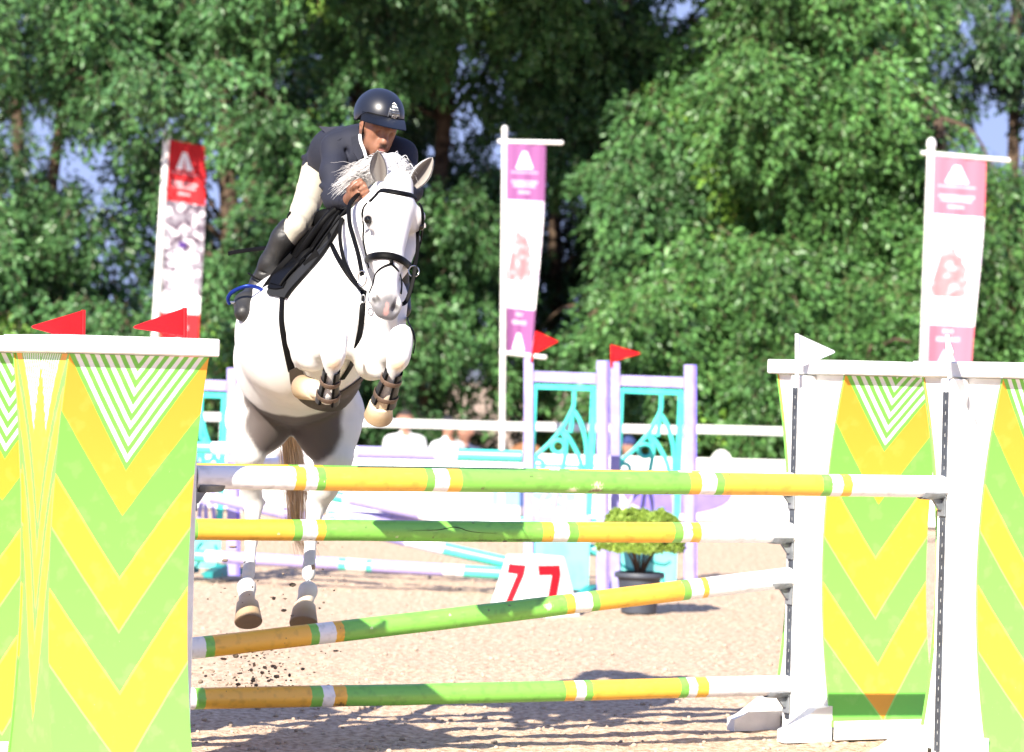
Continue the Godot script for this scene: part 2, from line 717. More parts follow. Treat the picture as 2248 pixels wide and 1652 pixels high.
func ground() -> void:
	n_low.seed = 3
	n_low.frequency = 0.9
	n_mid.seed = 4
	n_mid.frequency = 2.6
	n_mid.fractal_octaves = 2
	n_small.seed = 5
	n_small.frequency = 9.0
	n_small.fractal_octaves = 3
	var xr := stretch(0.0, 3.6, 0.03, 420.0)
	var xs := PackedFloat32Array()
	for i in range(xr.size() - 1, 0, -1):
		xs.append(-xr[i])
	xs.append_array(xr)
	var zs := PackedFloat32Array()
	var near := stretch(0.0, 1.0, 0.5, 60.0)
	for i in range(near.size() - 1, 0, -1):
		zs.append(11.4 - near[i])
	var z := 11.4
	while z < 17.5:
		zs.append(z)
		z += 0.03
	while z < 37.0:
		zs.append(z)
		z += 0.075
	var st := 0.2
	while z < 800.0:
		zs.append(z)
		st *= 1.4
		z += st
	var mb := MB.new()
	var w := xs.size()
	for j in zs.size():
		for i in w:
			var dense: bool = absf(xs[i]) <= 3.61 and zs[j] > 11.3 and zs[j] < 37.0
			var y := ground_height(xs[i], -zs[j]) if dense else -0.004
			mb.vert(Vector3(xs[i], y, -zs[j]), Vector3.ZERO, Vector2(xs[i], zs[j]))
	for j in zs.size() - 1:
		for i in w - 1:
			var q := j * w + i
			mb.tri(q, q + 1, q + w)
			mb.tri(q + 1, q + w + 1, q + w)
	for t in range(0, mb.ix.size(), 3):
		var a := mb.ix[t]
		var b := mb.ix[t + 1]
		var d := mb.ix[t + 2]
		var fn := (mb.v[b] - mb.v[a]).cross(mb.v[d] - mb.v[a]).normalized()
		if fn.y < 0:
			fn = -fn
		mb.n[a] += fn
		mb.n[b] += fn
		mb.n[d] += fn
	for i in mb.n.size():
		mb.n[i] = mb.n[i].normalized()
	var m := mat(Color.WHITE, 0.95)
	var g := Gradient.new()
	g.offsets = PackedFloat32Array([0.15, 0.42, 0.62, 0.88])
	g.colors = PackedColorArray([Color(0.56, 0.46, 0.37), Color(0.70, 0.605, 0.505), Color(0.76, 0.665, 0.565), Color(0.84, 0.76, 0.67)])
	m.albedo_texture = noise_tex(0.035, 6, 41, 1024, g)
	m.uv1_triplanar = true
	m.uv1_world_triplanar = true
	m.uv1_scale = Vector3.ONE * 0.55
	m.heightmap_enabled = true
	m.heightmap_texture = noise_tex(0.09, 5, 42, 1024)
	m.heightmap_scale = 0.8
	M.sand = m
	put(mb, "ground", m, null, "structure")
	# crumbs of loose sand lying about
	var cm := clod_mesh()
	var mm := MultiMesh.new()
	mm.transform_format = MultiMesh.TRANSFORM_3D
	mm.use_colors = true
	mm.mesh = cm
	mm.instance_count = 9000
	rng.seed = 77
	for i in mm.instance_count:
		var dep := 11.8 + pow(rng.randf(), 1.6) * 14.0
		var x := rng.randf_range(-0.2, 0.2) * dep
		var r := 0.0025 + pow(rng.randf(), 5.0) * 0.012
		var b := Basis.from_euler(Vector3(rng.randf() * TAU, rng.randf() * TAU, 0)).scaled(Vector3(r, r * 0.8, r))
		mm.set_instance_transform(i, Transform3D(b, Vector3(x, ground_height(x, -dep) + r * 0.3, -dep)))
		var k := rng.randf_range(0.75, 1.1)
		mm.set_instance_color(i, Color(k, k, k))
	var mi := MultiMeshInstance3D.new()
	mi.name = "loose_sand"
	mi.multimesh = mm
	M.clod = vmat(0.95)
	mi.material_override = M.clod
	mi.set_meta("kind", "stuff")
	mi.set_meta("label", "crumbs of pale loose sand lying on the arena floor")
	mi.set_meta("category", "sand")
	add_child(mi)

func clod_mesh() -> ArrayMesh:
	var mb := MB.new()
	mb.col = Color(0.44, 0.35, 0.27)
	mb.colored = true
	var r := RandomNumberGenerator.new()
	r.seed = 9
	mb.sphere(Vector3.ZERO, Vector3.ONE, 6, 4)
	for i in mb.v.size():
		mb.v[i] *= 0.8 + 0.4 * absf(sin(mb.v[i].x * 5.0 + mb.v[i].y * 7.0 + mb.v[i].z * 3.0))
	return mb.mesh()

# ---------------------------------------------------------------- wings of the oxer
const LIME := Color(0.475, 0.79, 0.33)
const GOLD := Color(0.93, 0.67, 0.22)

func chevrons(drop: float, tips: Array, v0: float, v0_drop: float, seed_: int, w := 384, h := 1024, mid := 0.5) -> ImageTexture:
	var im := Image.create(w, h, false, Image.FORMAT_RGB8)
	var nz := FastNoiseLite.new()
	nz.seed = seed_
	nz.frequency = 0.012
	nz.fractal_octaves = 4
	var sp := FastNoiseLite.new()
	sp.seed = seed_ + 9
	sp.frequency = 0.09
	for j in h:
		var y := (j + 0.5) / h
		for i in w:
			var x := (i + 0.5) / w
			var wob := nz.get_noise_2d(i, j)
			var ax := absf(x - mid) * 2.0
			var f0 := y + v0_drop * ax + wob * 0.0015
			var f := y + drop * ax + wob * 0.0015
			var c: Color
			if f0 < v0:
				var q := (v0 - f0) / 0.0385
				var fr := q - floorf(q)
				c = LIME if fr < 0.5 else Color(0.93, 0.94, 0.95)
			else:
				var k := 0
				while k < tips.size() and f > tips[k]:
					k += 1
				c = GOLD if k % 2 == 0 else LIME
				if k > 1 and k <= tips.size() and f - tips[k - 1] < 0.008:
					c = c.lerp(Color(0.95, 0.93, 0.62), 0.3)
			if v0_drop > 0.4 and ax / 0.34 + absf(y - 0.20) / 0.17 < 1.0:
				c = GOLD      # the diamond on the narrow sides
			# brush patches and chips of the paint
			c = c.lerp(Color(0.95, 0.93, 0.74), clampf(wob * 0.3 - 0.05, 0.0, 0.08))
			if sp.get_noise_2d(i, j) > 0.73:
				c = c.lerp(Color(0.9, 0.88, 0.8), 0.6)
			im.set_pixel(i, j, c)
	im.generate_mipmaps()
	return ImageTexture.create_from_image(im)

func half_depth(y: float) -> float:
	var t := (y - 0.80) / 0.84
	return 0.165 + 0.15 * t * t

func wing(label: String, at: Vector3, inner: float, front: Material, side: Material, cups: Array, turn := YAW) -> Node3D:
	var o := thing("jump_wing", label, "jump wing", at, turn, "wings of the green and yellow oxer")
	var lo := 0.07
	var hi := 1.64
	var hw := 0.27
	var steps := 28
	# curved front and back panels
	for sgn in [1.0, -1.0]:
		var mb := MB.new()
		for layer in [0.0, -0.014]:
			var base := mb.v.size()
			for i in steps + 1:
				var y := lerpf(lo, hi, float(i) / steps)
				var z: float = half_depth(y) + layer
				var sl := (half_depth(y + 0.01) - half_depth(y - 0.01)) / 0.02
				var nn := Vector3(0, -sl, 1).normalized() * (1.0 if layer == 0.0 else -1.0)
				nn.z *= sgn
				for k in 2:
					mb.vert(Vector3((k * 2 - 1) * hw, y, z * sgn), nn, Vector2(k if sgn > 0 else 1 - k, 1.0 - float(i) / steps))
			for i in steps:
				var q := base + i * 2
				mb.tri(q, q + 2, q + 1)
				mb.tri(q + 1, q + 2, q + 3)
		for e in [-1.0, 1.0]:
			for i in steps:
				var y0 := lerpf(lo, hi, float(i) / steps)
				var y1 := lerpf(lo, hi, float(i + 1) / steps)
				mb.quad(Vector3(e * hw, y0, half_depth(y0) * sgn), Vector3(e * hw, y0, (half_depth(y0) - 0.014) * sgn), Vector3(e * hw, y1, (half_depth(y1) - 0.014) * sgn), Vector3(e * hw, y1, half_depth(y1) * sgn), Vector3(e, 0, 0), PackedVector2Array([Vector2(0.5, 0.02), Vector2(0.5, 0.02), Vector2(0.5, 0.02), Vector2(0.5, 0.02)]))
		put(mb, "front_panel" if sgn > 0 else "back_panel", front, o)
	# flat hourglass side boards
	for sx in [-1.0, 1.0]:
		var mb := MB.new()
		for layer in [0.0, -0.014]:
			var base := mb.v.size()
			for i in steps + 1:
				var y := lerpf(lo, hi, float(i) / steps)
				var z := half_depth(y) - 0.016
				for k in 2:
					mb.vert(Vector3(sx * (hw - 0.006 + layer), y, (k * 2 - 1) * z), Vector3(sx * (1.0 if layer == 0.0 else -1.0), 0, 0), Vector2(k, 1.0 - float(i) / steps))
			for i in steps:
				var q := base + i * 2
				mb.tri(q, q + 2, q + 1)
				mb.tri(q + 1, q + 2, q + 3)
		put(mb, "side_panel", M.white if sx == inner else side, o)
	# lid with a rim
	var cap := MB.new()
	cap.box(Vector3(0, 1.675, 0), Vector3(0.60, 0.066, 0.70), 0.006)
	put(cap, "cap", M.white_cap, o)
	# base boards and skids
	var bs := MB.new()
	bs.box(Vector3(0, 0.055, 0.302), Vector3(0.54, 0.085, 0.02), 0.003)
	put(bs, "base_board", M.white, o)
	bs = MB.new()
	bs.box(Vector3(0, 0.055, -0.302), Vector3(0.54, 0.085, 0.02), 0.003)
	put(bs, "base_board", M.white, o)
	for sz in [-1.0, 1.0]:
		var f := MB.new()
		var poly := PackedVector2Array([Vector2(-0.05, 0.0), Vector2(0.19, 0.0), Vector2(0.19, 0.055), Vector2(0.14, 0.075), Vector2(0.03, 0.15), Vector2(-0.05, 0.16)])
		if inner < 0:
			for i in poly.size():
				poly[i].x = -poly[i].x
		for i in poly.size():
			poly[i].x += inner * 0.315
		f.prism(poly, 0.07, Transform3D(Basis.IDENTITY, Vector3(0, 0.002, sz * 0.235)))
		put(f, "foot", M.white, o)
	# post that carries the cups, with a punched steel track
	var post := MB.new()
	post.box(Vector3(inner * 0.303, 0.82, 0), Vector3(0.078, 1.63, 0.10), 0.005)
	var post_part := put(post, "post", M.white, o)
	var track := MB.new()
	var tx := inner * 0.3445
	for sz in [-1.0, 1.0]:
		track.box(Vector3(tx, 0.83, sz * 0.0125), Vector3(0.005, 1.50, 0.016), 0.001)
	var y := 0.09
	while y < 1.57:
		track.box(Vector3(tx, y, 0), Vector3(0.0044, 0.029, 0.0102), 0.0008)
		y += 0.046
	put(track, "track", M.steel, post_part)
	for ch in cups:
		var c := MB.new()
		c.box(Vector3(inner * 0.351, ch - 0.075, 0), Vector3(0.008, 0.10, 0.055), 0.002)
		# tray under the pole
		var arc := PackedVector3Array()
		for k in 9:
			var a := lerpf(-1.05, 1.05, k / 8.0)
			arc.append(Vector3(inner * 0.408, ch - cos(a) * 0.0535, sin(a) * 0.0535))
		c.sweep(arc, same(9, 0.052), same(9, 0.004), 4, PackedVector3Array(), 1.0)
		c.prism(PackedVector2Array([Vector2(0, -0.055), Vector2(inner * 0.045, -0.055), Vector2(inner * 0.012, -0.098), Vector2(0, -0.098)]), 0.018, Transform3D(Basis.IDENTITY, Vector3(inner * 0.354, ch, 0)))
		put(c, "jump_cup", M.cup, post_part)
	return o

# ---------------------------------------------------------------- poles
func band_texture(bands: Array, seed_: int, marks: Array) -> ImageTexture:
	var w := 2048
	var h := 48
	var im := Image.create(w, h, false, Image.FORMAT_RGB8)
	var nz := FastNoiseLite.new()
	nz.seed = seed_
	nz.frequency = 0.02
	nz.fractal_octaves = 4
	var st := FastNoiseLite.new()
	st.seed = seed_ + 5
	st.frequency = 0.05
	for j in h:
		for i in w:
			var t := (i + 0.5) / w + nz.get_noise_2d(i * 0.3, j * 9.0) * 0.0012
			var c: Color = bands[bands.size() - 1][1]
			for b in bands:
				if t < b[0]:
					c = b[1]
					break
			var s := st.get_noise_2d(i * 0.25, j * 6.0)
			c = c.lerp(Color(0.92, 0.90, 0.80), clampf(s * 0.5 - 0.18, 0.0, 0.25))
			c = c.darkened(clampf(-nz.get_noise_2d(i, j * 4.0) * 0.25 - 0.03, 0.0, 0.12))
			im.set_pixel(i, j, c)
	var r := RandomNumberGenerator.new()
	r.seed = seed_
	for k in 26:      # nicks from hooves and cups
		var x := r.randi_range(10, w - 30)
		var yy := r.randi_range(0, h - 2)
		var col := Color(0.33, 0.27, 0.18) if r.randf() < 0.55 else Color(0.88, 0.86, 0.8)
		for q in r.randi_range(2, 9):
			im.set_pixel(mini(x + q, w - 1), clampi(yy + (q % 4) / 3, 0, h - 1), col)
	for m in marks:   # [t, around, length, height, colour] rubbed or split places
		for q in 220:
			var dx: float = r.randfn(0, 0.4) * m[2]
			var dy: float = r.randfn(0, 0.4) * m[3]
			var px := int((m[0] + dx) * w)
			var py := int(fposmod(m[1] + dy, 1.0) * h)
			if px >= 0 and px < w:
				im.set_pixel(px, py, im.get_pixel(px, py).lerp(m[4], 0.7))
	im.generate_mipmaps()
	return ImageTexture.create_from_image(im)

func along(a: Vector3, b: Vector3, u: float) -> float:
	# how far along a pole a sight line at that grid column meets it
	var k := (u - 1124.0) / LENS
	return (-k * a.z - a.x) / ((b.x - a.x) + k * (b.z - a.z))

func pole(called: String, label: String, a: Vector3, b: Vector3, r: float, bands: Array, seed_: int, group: String, marks := [], bow := 0.0) -> MeshInstance3D:
	var mb := MB.new()
	var pts := PackedVector3Array()
	var rad := PackedFloat32Array()
	var mid := a.lerp(b, 0.5)
	var nz := FastNoiseLite.new()
	nz.seed = seed_
	nz.frequency = 0.9
	for i in 41:
		var t := i / 40.0
		var p := a.lerp(b, t) - mid
		p.y += bow * (1.0 - pow(2.0 * t - 1.0, 2.0)) + nz.get_noise_1d(t * 4.0) * 0.002
		pts.append(p)
		var e := minf(t, 1.0 - t) * a.distance_to(b)
		var rr := r * (1.0 + nz.get_noise_1d(t * 6.0 + 30.0) * 0.02)
		if i == 0 or i == 40:
			rr *= 0.93
		rad.append(rr)
	# round the two ends over
	pts[1] = pts[0].lerp(pts[1], 0.08)
	pts[39] = pts[40].lerp(pts[39], 0.08)
	mb.sweep(pts, rad, rad, 28)
	var m := mat(Color.WHITE, 0.42)
	m.metallic_specular = 0.75
	m.albedo_texture = band_texture(bands, seed_, marks)
	var o := put(mb, called, m)
	o.position = mid
	tag(o, label, "jump pole", group)
	return o

func painted_pole(label: String, a: Vector3, b: Vector3, edges: Array, first: Array, seed_: int, marks := [], bow := 0.0) -> MeshInstance3D:
	var pal := {"w": Color(0.92, 0.92, 0.93), "y": Color(0.93, 0.71, 0.22), "g": Color(0.46, 0.74, 0.28)}
	var bands := []
	for i in edges.size():
		bands.append([along(a, b, edges[i]), pal[first[i]]])
	bands.append([2.0, pal[first[first.size() - 1]]])
	return pole("jump_pole", label, a, b, 0.0455, bands, seed_, "striped poles of the oxer", marks, bow)

func printed(t: Texture2D, rough := 0.5) -> StandardMaterial3D:
	var m := mat(Color.WHITE, rough)
	m.albedo_texture = t
	return m

func at_height(p: Vector3, y: float) -> Vector3:
	return Vector3(p.x, y, p.z)

func oxer() -> void:
	var t1 := [0.376, 0.521, 0.645, 0.788, 0.962]
	var t2 := [0.369, 0.522, 0.694, 0.826, 0.983]
	var f1: StandardMaterial3D = printed(chevrons(0.245, t1, 0.27, 0.27, 101))
	var f2: StandardMaterial3D = printed(chevrons(0.235, t2, 0.218, 0.225, 102))
	var s1: StandardMaterial3D = printed(chevrons(0.42, [0.40, 0.47, 0.60, 0.68, 0.86], 0.34, 0.46, 103, 256, 1024))
	var cup_b := 1.186
	wing("chevron-painted jump wing standing closest to the camera, beside the leftmost red flags", Vector3(-1.50, 0, -11.98), 1.0, f1, s1, [cup_b], 0.48)
	wing("chevron-painted jump wing mostly cut off by the left picture edge, behind the closest wing", A_LEFT - POLE_DIR * 0.31, 1.0, f1, s1, [1.155, 0.927, 0.39, 0.23])
	wing("chevron-painted jump wing with three steel cups and a white triangular flag facing us", A_RIGHT + POLE_DIR * 0.345, -1.0, f2, s1, [1.155, 0.927, 0.722, 0.23])
	wing("chevron-painted jump wing cut off by the right picture edge, carrying one pole", B_RIGHT + POLE_DIR * 0.345, -1.0, f1, s1, [cup_b])
	var g := "w y w g y g w y g y w g y g w y w".split(" ")
	var seq: Array = Array(g)
	var chip := Color(0.90, 0.90, 0.80)
	painted_pole("striped topmost pole nearest the camera, its white end in shade", at_height(B_LEFT, 1.188), at_height(B_RIGHT, 1.184), [648, 671, 696, 714, 934, 952, 984, 1012, 1513, 1537, 1570, 1587, 1803, 1823, 1847, 1867], seq, 201, [[0.475, 0.88, 0.008, 0.05, chip], [0.507, 0.93, 0.009, 0.10, chip], [0.506, 0.88, 0.008, 0.03, Color(0.45, 0.4, 0.3)]])
	var gr := "w y w g y g w y g y w g y g w y w"
	painted_pole("striped pole just behind the nearest top pole, only its upper edge showing", at_height(A_LEFT, 1.160), at_height(A_RIGHT, 1.150), [372, 390, 412, 429, 636, 658, 690, 711, 1184, 1209, 1230, 1252, 1468, 1491, 1520, 1540], seq, 202)
	var second := painted_pole("striped horizontal pole in second row from top with a long crack in its green middle", at_height(A_LEFT, 0.932), at_height(A_RIGHT, 0.922), [372, 388, 412, 437, 647, 666, 698, 716, 1193, 1217, 1250, 1271, 1481, 1500, 1520, 1540], seq, 203, [[0.55, 0.84, 0.03, 0.02, Color(0.20, 0.24, 0.08)], [0.60, 0.86, 0.02, 0.015, Color(0.20, 0.24, 0.08)], [0.58, 0.80, 0.003, 0.05, Color(0.12, 0.12, 0.05)]], -0.004)
	# the split in its wood
	var split := MB.new()
	var sl := []
	var pa := at_height(A_LEFT, 0.932)
	var pb := at_height(A_RIGHT, 0.922)
	for q in [[905, 0.10], [935, 0.14], [962, 0.18], [985, 0.38], [999, 0.46], [1012, 0.34], [1025, 0.12], [1050, -0.04], [1090, -0.12]]:
		var t := along(pa, pb, q[0])
		sl.append(pa.lerp(pb, t) - second.position + Vector3(0, -0.004, 0) + FACE_DIR * (cos(q[1]) * 0.0455) + Vector3.UP * (sin(q[1]) * 0.0455))
	var slc := curve(sl, 5)
	var slr := PackedFloat32Array()
	for i in slc.size():
		slr.append(0.0005 + 0.0016 * sin(PI * i / (slc.size() - 1)))
	split.sweep(slc, slr, slr, 6)
	put(split, "split", surf(Color(0.20, 0.16, 0.08), Color(0.14, 0.11, 0.06), 0.95, 35), second)
	painted_pole("striped slanting pole rising from the closest wing to the cup with the flag wing", at_height(A_LEFT, 0.378), at_height(A_RIGHT, 0.722), [388, 425, 461, 480, 690, 708, 745, 763, 1250, 1268, 1305, 1322, 1505, 1521, 1548, 1560], seq, 204, [[0.64, 0.02, 0.006, 0.06, chip]], -0.006)
	painted_pole("lowest striped pole of the jump, horizontal above the sand", at_height(A_LEFT, 0.222), at_height(A_RIGHT, 0.232), [390, 415, 443, 463, 695, 720, 745, 772, 1252, 1275, 1296, 1312, 1503, 1521, 1540, 1565], seq, 205, [[0.36, 0.86, 0.01, 0.06, Color(0.4, 0.3, 0.1)]], -0.005)
	# pennants on the wings
	pennant(P(405, 745, 12.02), P(405, 676, 12.02), P(292, 719, 11.9), M.red, "red triangular flag with glossy creases, on the closest wing", "red jump flags")
	pennant(P(182, 760, 13.12), P(183, 681, 13.12), P(68, 718, 13.0), M.red, "red triangular flag, the leftmost flag, beyond the closest wing", "red jump flags")
	pennant(P(1750, 818, 14.5), P(1750, 733, 14.5), P(1833, 773, 14.7), M.flag_white, "white triangular flag seen full face above the chevron wing", "white jump flags")
	pennant(P(2085, 818, 13.4), P(2080, 735, 13.4), P(2093, 775, 12.95), M.flag_white, "white triangular flag seen edge-on in front of the pink banner", "white jump flags")

func pennant(foot: Vector3, top: Vector3, tip: Vector3, m: Material, label: String, group: String) -> void:
	var o := thing("jump_flag", label, "flag", foot, 0.0, group)
	var a := Vector3.ZERO
	var b := top - foot
	var t := tip - foot
	var st := MB.new()
	st.tube(PackedVector3Array([a - b * 0.15, b * 0.02 + a, b]), 0.0095, 0.0095, 10)
	put(st, "staff", m, o)
	# moulded sail: thick at the staff, rounded at the tip
	var lowc := b * 0.10
	var sail := MB.new()
	var nn := (b).cross(t - b).normalized()
	if nn.z < 0:
		nn = -nn
	var edge := PackedVector3Array()
	var tipr := (b * 0.55 - t).normalized() * 0.008
	edge.append(b)
	edge.append(t + b.normalized() * 0.006 + tipr)
	edge.append(t)
	edge.append(t - b.normalized() * 0.006 + tipr)
	edge.append(lowc)
	for s in [-1.0, 1.0]:
		var base := sail.v.size()
		for p in edge:
			sail.vert(p + nn * (s * 0.002), nn * s)
		for i in range(1, edge.size() - 1):
			sail.tri(base, base + i, base + i + 1)
	for i in edge.size():
		var p := edge[i]
		var q := edge[(i + 1) % edge.size()]
		sail.quad(p - nn * 0.002, q - nn * 0.002, q + nn * 0.002, p + nn * 0.002)
	put(sail, "sail", m, o)

# ---------------------------------------------------------------- far side of the arena
func slat(mb: MB, a: Vector3, b: Vector3, w: float, t: float, ch := 0.003) -> void:
	# a straight board from a to b: w high across, t thick towards the camera
	var x := (b - a)
	var l := x.length()
	x = x.normalized()
	var z := Vector3.BACK
	z = (z - x * z.dot(x)).normalized()
	var y := z.cross(x)
	mb.box((a + b) * 0.5, Vector3(l, w, t), ch, Basis(x, y, z))

func bar(mb: MB, line: Array, w: float, t: float, steps := 5) -> void:
	var c := curve(line, steps)
	var nn := PackedVector3Array()
	for i in c.size():
		nn.append(Vector3.BACK)
	mb.sweep(c, same(c.size(), w), same(c.size(), t), 8, nn, 0.75)

class Frame:
	# a flat piece of jump furniture that faces the camera, drawn in grid units about its own foot
	var u0: float
	var v0: float
	var s: float
	func _init(u_foot: float, v_foot: float, depth: float) -> void:
		u0 = u_foot
		v0 = v_foot
		s = depth / 7069.0
	func at(u: float, v: float, z := 0.0) -> Vector3:
		return Vector3((u - u0 + 0.036 * (v - v0)) * s, (v0 - v) * s, z)

func standard(label: String, u_left: float, u_right: float, v_top: float, v_foot: float, depth: float, flip: bool, extras: int) -> Node3D:
	# u_left and u_right as seen at the top; the furniture leans a little
	var lean := 0.036 * (v_foot - v_top)
	var uf := (u_left + u_right) * 0.5 - lean
	var o := thing("jump_standard", label, "jump wing", P(uf, v_foot, depth), 0.0, "teal and lavender jump wings")
	o.rotation.z = -0.010
	var f := Frame.new(uf, v_foot, depth)
	var k := 1.0
	var wide := u_right - u_left
	for side in 2:
		var ua := u_left if side == 0 else u_right - 21.0
		var mb := MB.new()
		slat(mb, f.at(ua + 10.5 + lean - lean, v_foot) + Vector3(0, 0, 0), f.at(ua + 10.5 - lean, v_top) + Vector3(lean * f.s, 0, 0), 21.0 * f.s, 0.09)
		var post_part := put(mb, "post", M.lavender, o)
		if side == 1:
			var edge := MB.new()
			slat(edge, f.at(u_right + 3.4, v_foot), f.at(u_right + 3.4 - lean, v_top) + Vector3(lean * f.s, 0, 0), 6.0 * f.s, 0.085)
			put(edge, "purple_edge", M.purple, post_part)
	var top := v_top
	# helper positions inside the frame, in units from the left post at the top of the wing
	for r in [[28.0, 24.0], [345.0, 32.0]]:
		var rails := MB.new()
		slat(rails, f.at(u_left + 21 - 0.036 * (r[0] - 0), top + r[0] + r[1] * 0.5), f.at(u_right - 21 - 0.036 * (r[0] - 0), top + r[0] + r[1] * 0.5), r[1] * f.s, 0.06)
		put(rails, "rail", M.lavender, o)
	var inner := MB.new()
	var ul := u_left + 21.0
	var ur := u_right - 21.0
	slat(inner, f.at(ul - 2, top + 62), f.at(ur - 2, top + 62), 12 * f.s, 0.035)
	for e in [ul + 4.0, ur - 4.0]:
		slat(inner, f.at(e - 2, top + 66), f.at(e - 13, top + 340), 14 * f.s, 0.034)
	var inner_part := put(inner, "inner_frame", M.teal, o)
	# cut-out of a horse's head in bars
	var head := MB.new()
	var neck := MB.new()
	var lines := [
		[[0.68, 68], [0.68, 100], [0.63, 118], [0.50, 150], [0.29, 185], [0.06, 215], [0.00, 238]],
		[[0.02, 255], [0.16, 249], [0.34, 266], [0.46, 272]],
		[[0.50, 160], [0.57, 182], [0.55, 222], [0.47, 272]],
		[[0.51, 156], [0.66, 180], [0.83, 222], [0.90, 270]],
		[[0.69, 112], [0.82, 140], [0.92, 185], [0.94, 230], [0.97, 276]],
		[[0.65, 118], [0.66, 140], [0.64, 160]]]
	for l in lines:
		var pts := []
		for q in l:
			var uu: float = ul + 6 + (ur - ul - 12) * (1.0 - q[0] if flip else q[0]) - 0.036 * q[1]
			pts.append(f.at(uu, top + q[1]))
		bar(head, pts, 5.0 * f.s, 0.012)
	for ring in [[0.44, 192.0, 14.0], [0.10, 234.0, 12.0]]:
		var pts := []
		for q in 13:
			var a := TAU * q / 12.0
			var uu: float = ul + 6 + (ur - ul - 12) * (1.0 - ring[0] if flip else ring[0]) - 0.036 * ring[1] + cos(a) * ring[2]
			pts.append(f.at(uu, top + ring[1] + sin(a) * ring[2]))
		bar(head, pts, 4.5 * f.s, 0.0125, 2)
	put(head, "horse_head_cutout", M.teal, inner_part)
	for l in [[[0.46, 272], [0.24, 300], [0.12, 345]], [[0.47, 274], [0.40, 345]], [[0.52, 274], [0.60, 310], [0.62, 345]], [[0.92, 272], [0.97, 310], [0.97, 345]]]:
		var pts := []
		for q in l:
			var uu: float = ul + 6 + (ur - ul - 12) * (1.0 - q[0] if flip else q[0]) - 0.036 * q[1]
			pts.append(f.at(uu, top + q[1]))
		bar(neck, pts, 5.0 * f.s, 0.012)
	put(neck, "neck_cutout", M.lavender, inner_part)
	# lower board
	var low := MB.new()
	slat(low, f.at((ul + ur) * 0.5 - 0.036 * 377, top + 377), f.at((ul + ur) * 0.5 - 0.036 * (v_foot - top - 14), v_foot - 14), (ur - ul) * f.s, 0.03)
	var low_part := put(low, "lower_board", M.aqua, o)
	if extras > 0:
		var sw := MB.new()
		for l in [[[0.15, 390], [0.05, 420], [0.2, 450], [0.5, 455]], [[0.5, 385], [0.62, 400], [0.58, 430], [0.78, 440], [0.9, 432]], [[0.78, 470], [0.86, 500]]]:
			var pts := []
			for q in l:
				var uu: float = ul + (ur - ul) * (1.0 - q[0] if flip else q[0]) - 0.036 * q[1]
				pts.append(f.at(uu, top + q[1], 0.018))
			bar(sw, pts, 2.6 * f.s, 0.006)
		put(sw, "painted_scroll", M.deep_teal, low_part)
	# feet lying on the sand
	for e in [u_left + 10.0 - lean, u_right - 10.0 - lean]:
		var ft := MB.new()
		ft.prism(PackedVector2Array([Vector2(-0.30, 0), Vector2(0.30, 0), Vector2(0.30, 0.04), Vector2(0.06, 0.085), Vector2(-0.06, 0.085), Vector2(-0.30, 0.04)]), 0.075, Transform3D(Basis(Vector3.UP, PI * 0.5 - 0.35), f.at(e, v_foot) + Vector3(0, -0.004, 0)))
		put(ft, "foot", M.deep_teal, o)
	return o

func far_pole(label: String, a: Vector3, b: Vector3, edges: Array, seq: String, seed_: int) -> void:
	var pal := {"w": Color(0.93, 0.93, 0.95), "l": Color(0.64, 0.61, 0.84), "t": Color(0.30, 0.80, 0.74), "d": Color(0.10, 0.62, 0.60)}
	var bands := []
	for i in edges.size():
		bands.append([along(a, b, edges[i]), pal[seq[i]]])
	bands.append([2.0, pal[seq[seq.length() - 1]]])
	pole("far_jump_pole", label, a, b, 0.045, bands, seed_, "poles of the teal and lavender jump")

func backdrop() -> void:
	standard("teal and lavender jump wing with horse-head cut-out beside the number marker", 1150, 1331, 789, 1308, 23.5, false, 0)
	standard("teal and lavender jump wing with horse-head cut-out behind the potted shrub", 1340, 1523, 798, 1316, 24.4, false, 1)
	standard("teal and lavender jump wing partly hidden behind the horse's hindquarters", 395, 520, 806, 1262, 24.2, true, 1)
	far_pole("far jump pole, topmost, teal right end beside the horse-head wing", P(330, 980, 24.0), P(1146, 1003, 23.6), [470, 790, 960, 1010], "twlwt", 301)
	far_pole("white far jump pole lying just under the topmost one", P(330, 1006, 25.2), P(1340, 1036, 24.6), [440, 470, 1180, 1290], "wlwtw", 302)
	far_pole("slanting far jump pole dropping to a teal end behind the number marker", P(400, 1078, 24.0), P(1146, 1243, 23.6), [470, 900, 985], "wlwt", 303)
	far_pole("slanting far jump pole with lavender underside behind the horse's hocks", P(700, 1083, 24.9), P(1320, 1212, 24.5), [762, 776, 930, 1180], "twlwt", 304)
	far_pole("far jump pole lying level with a short pale teal piece showing", P(720, 1134, 25.0), P(1320, 1154, 24.6), [752, 775, 985, 1150], "twlwt", 305)
	far_pole("lowest far jump pole with teal end beside the number marker", P(380, 1218, 23.9), P(1146, 1262, 23.5), [462, 500, 755, 772, 815, 828, 985, 1030], "twltwtlwt", 306)
	for spec in [[P(1168, 786, 23.45), P(1178, 727, 23.45), P(1226, 750, 23.5), "small red triangular flag on the far wing beside the number marker"], [P(1343, 800, 24.35), P(1343, 757, 24.35), P(1406, 776, 24.4), "small red triangular flag on the far wing behind the potted shrub"]]:
		pennant(spec[0], spec[1], spec[2], M.red, spec[3], "red jump flags")
	number_marker()
	shrub_pot()
	boards_and_rail()
	banners()
	onlookers()
	kicked_sand()

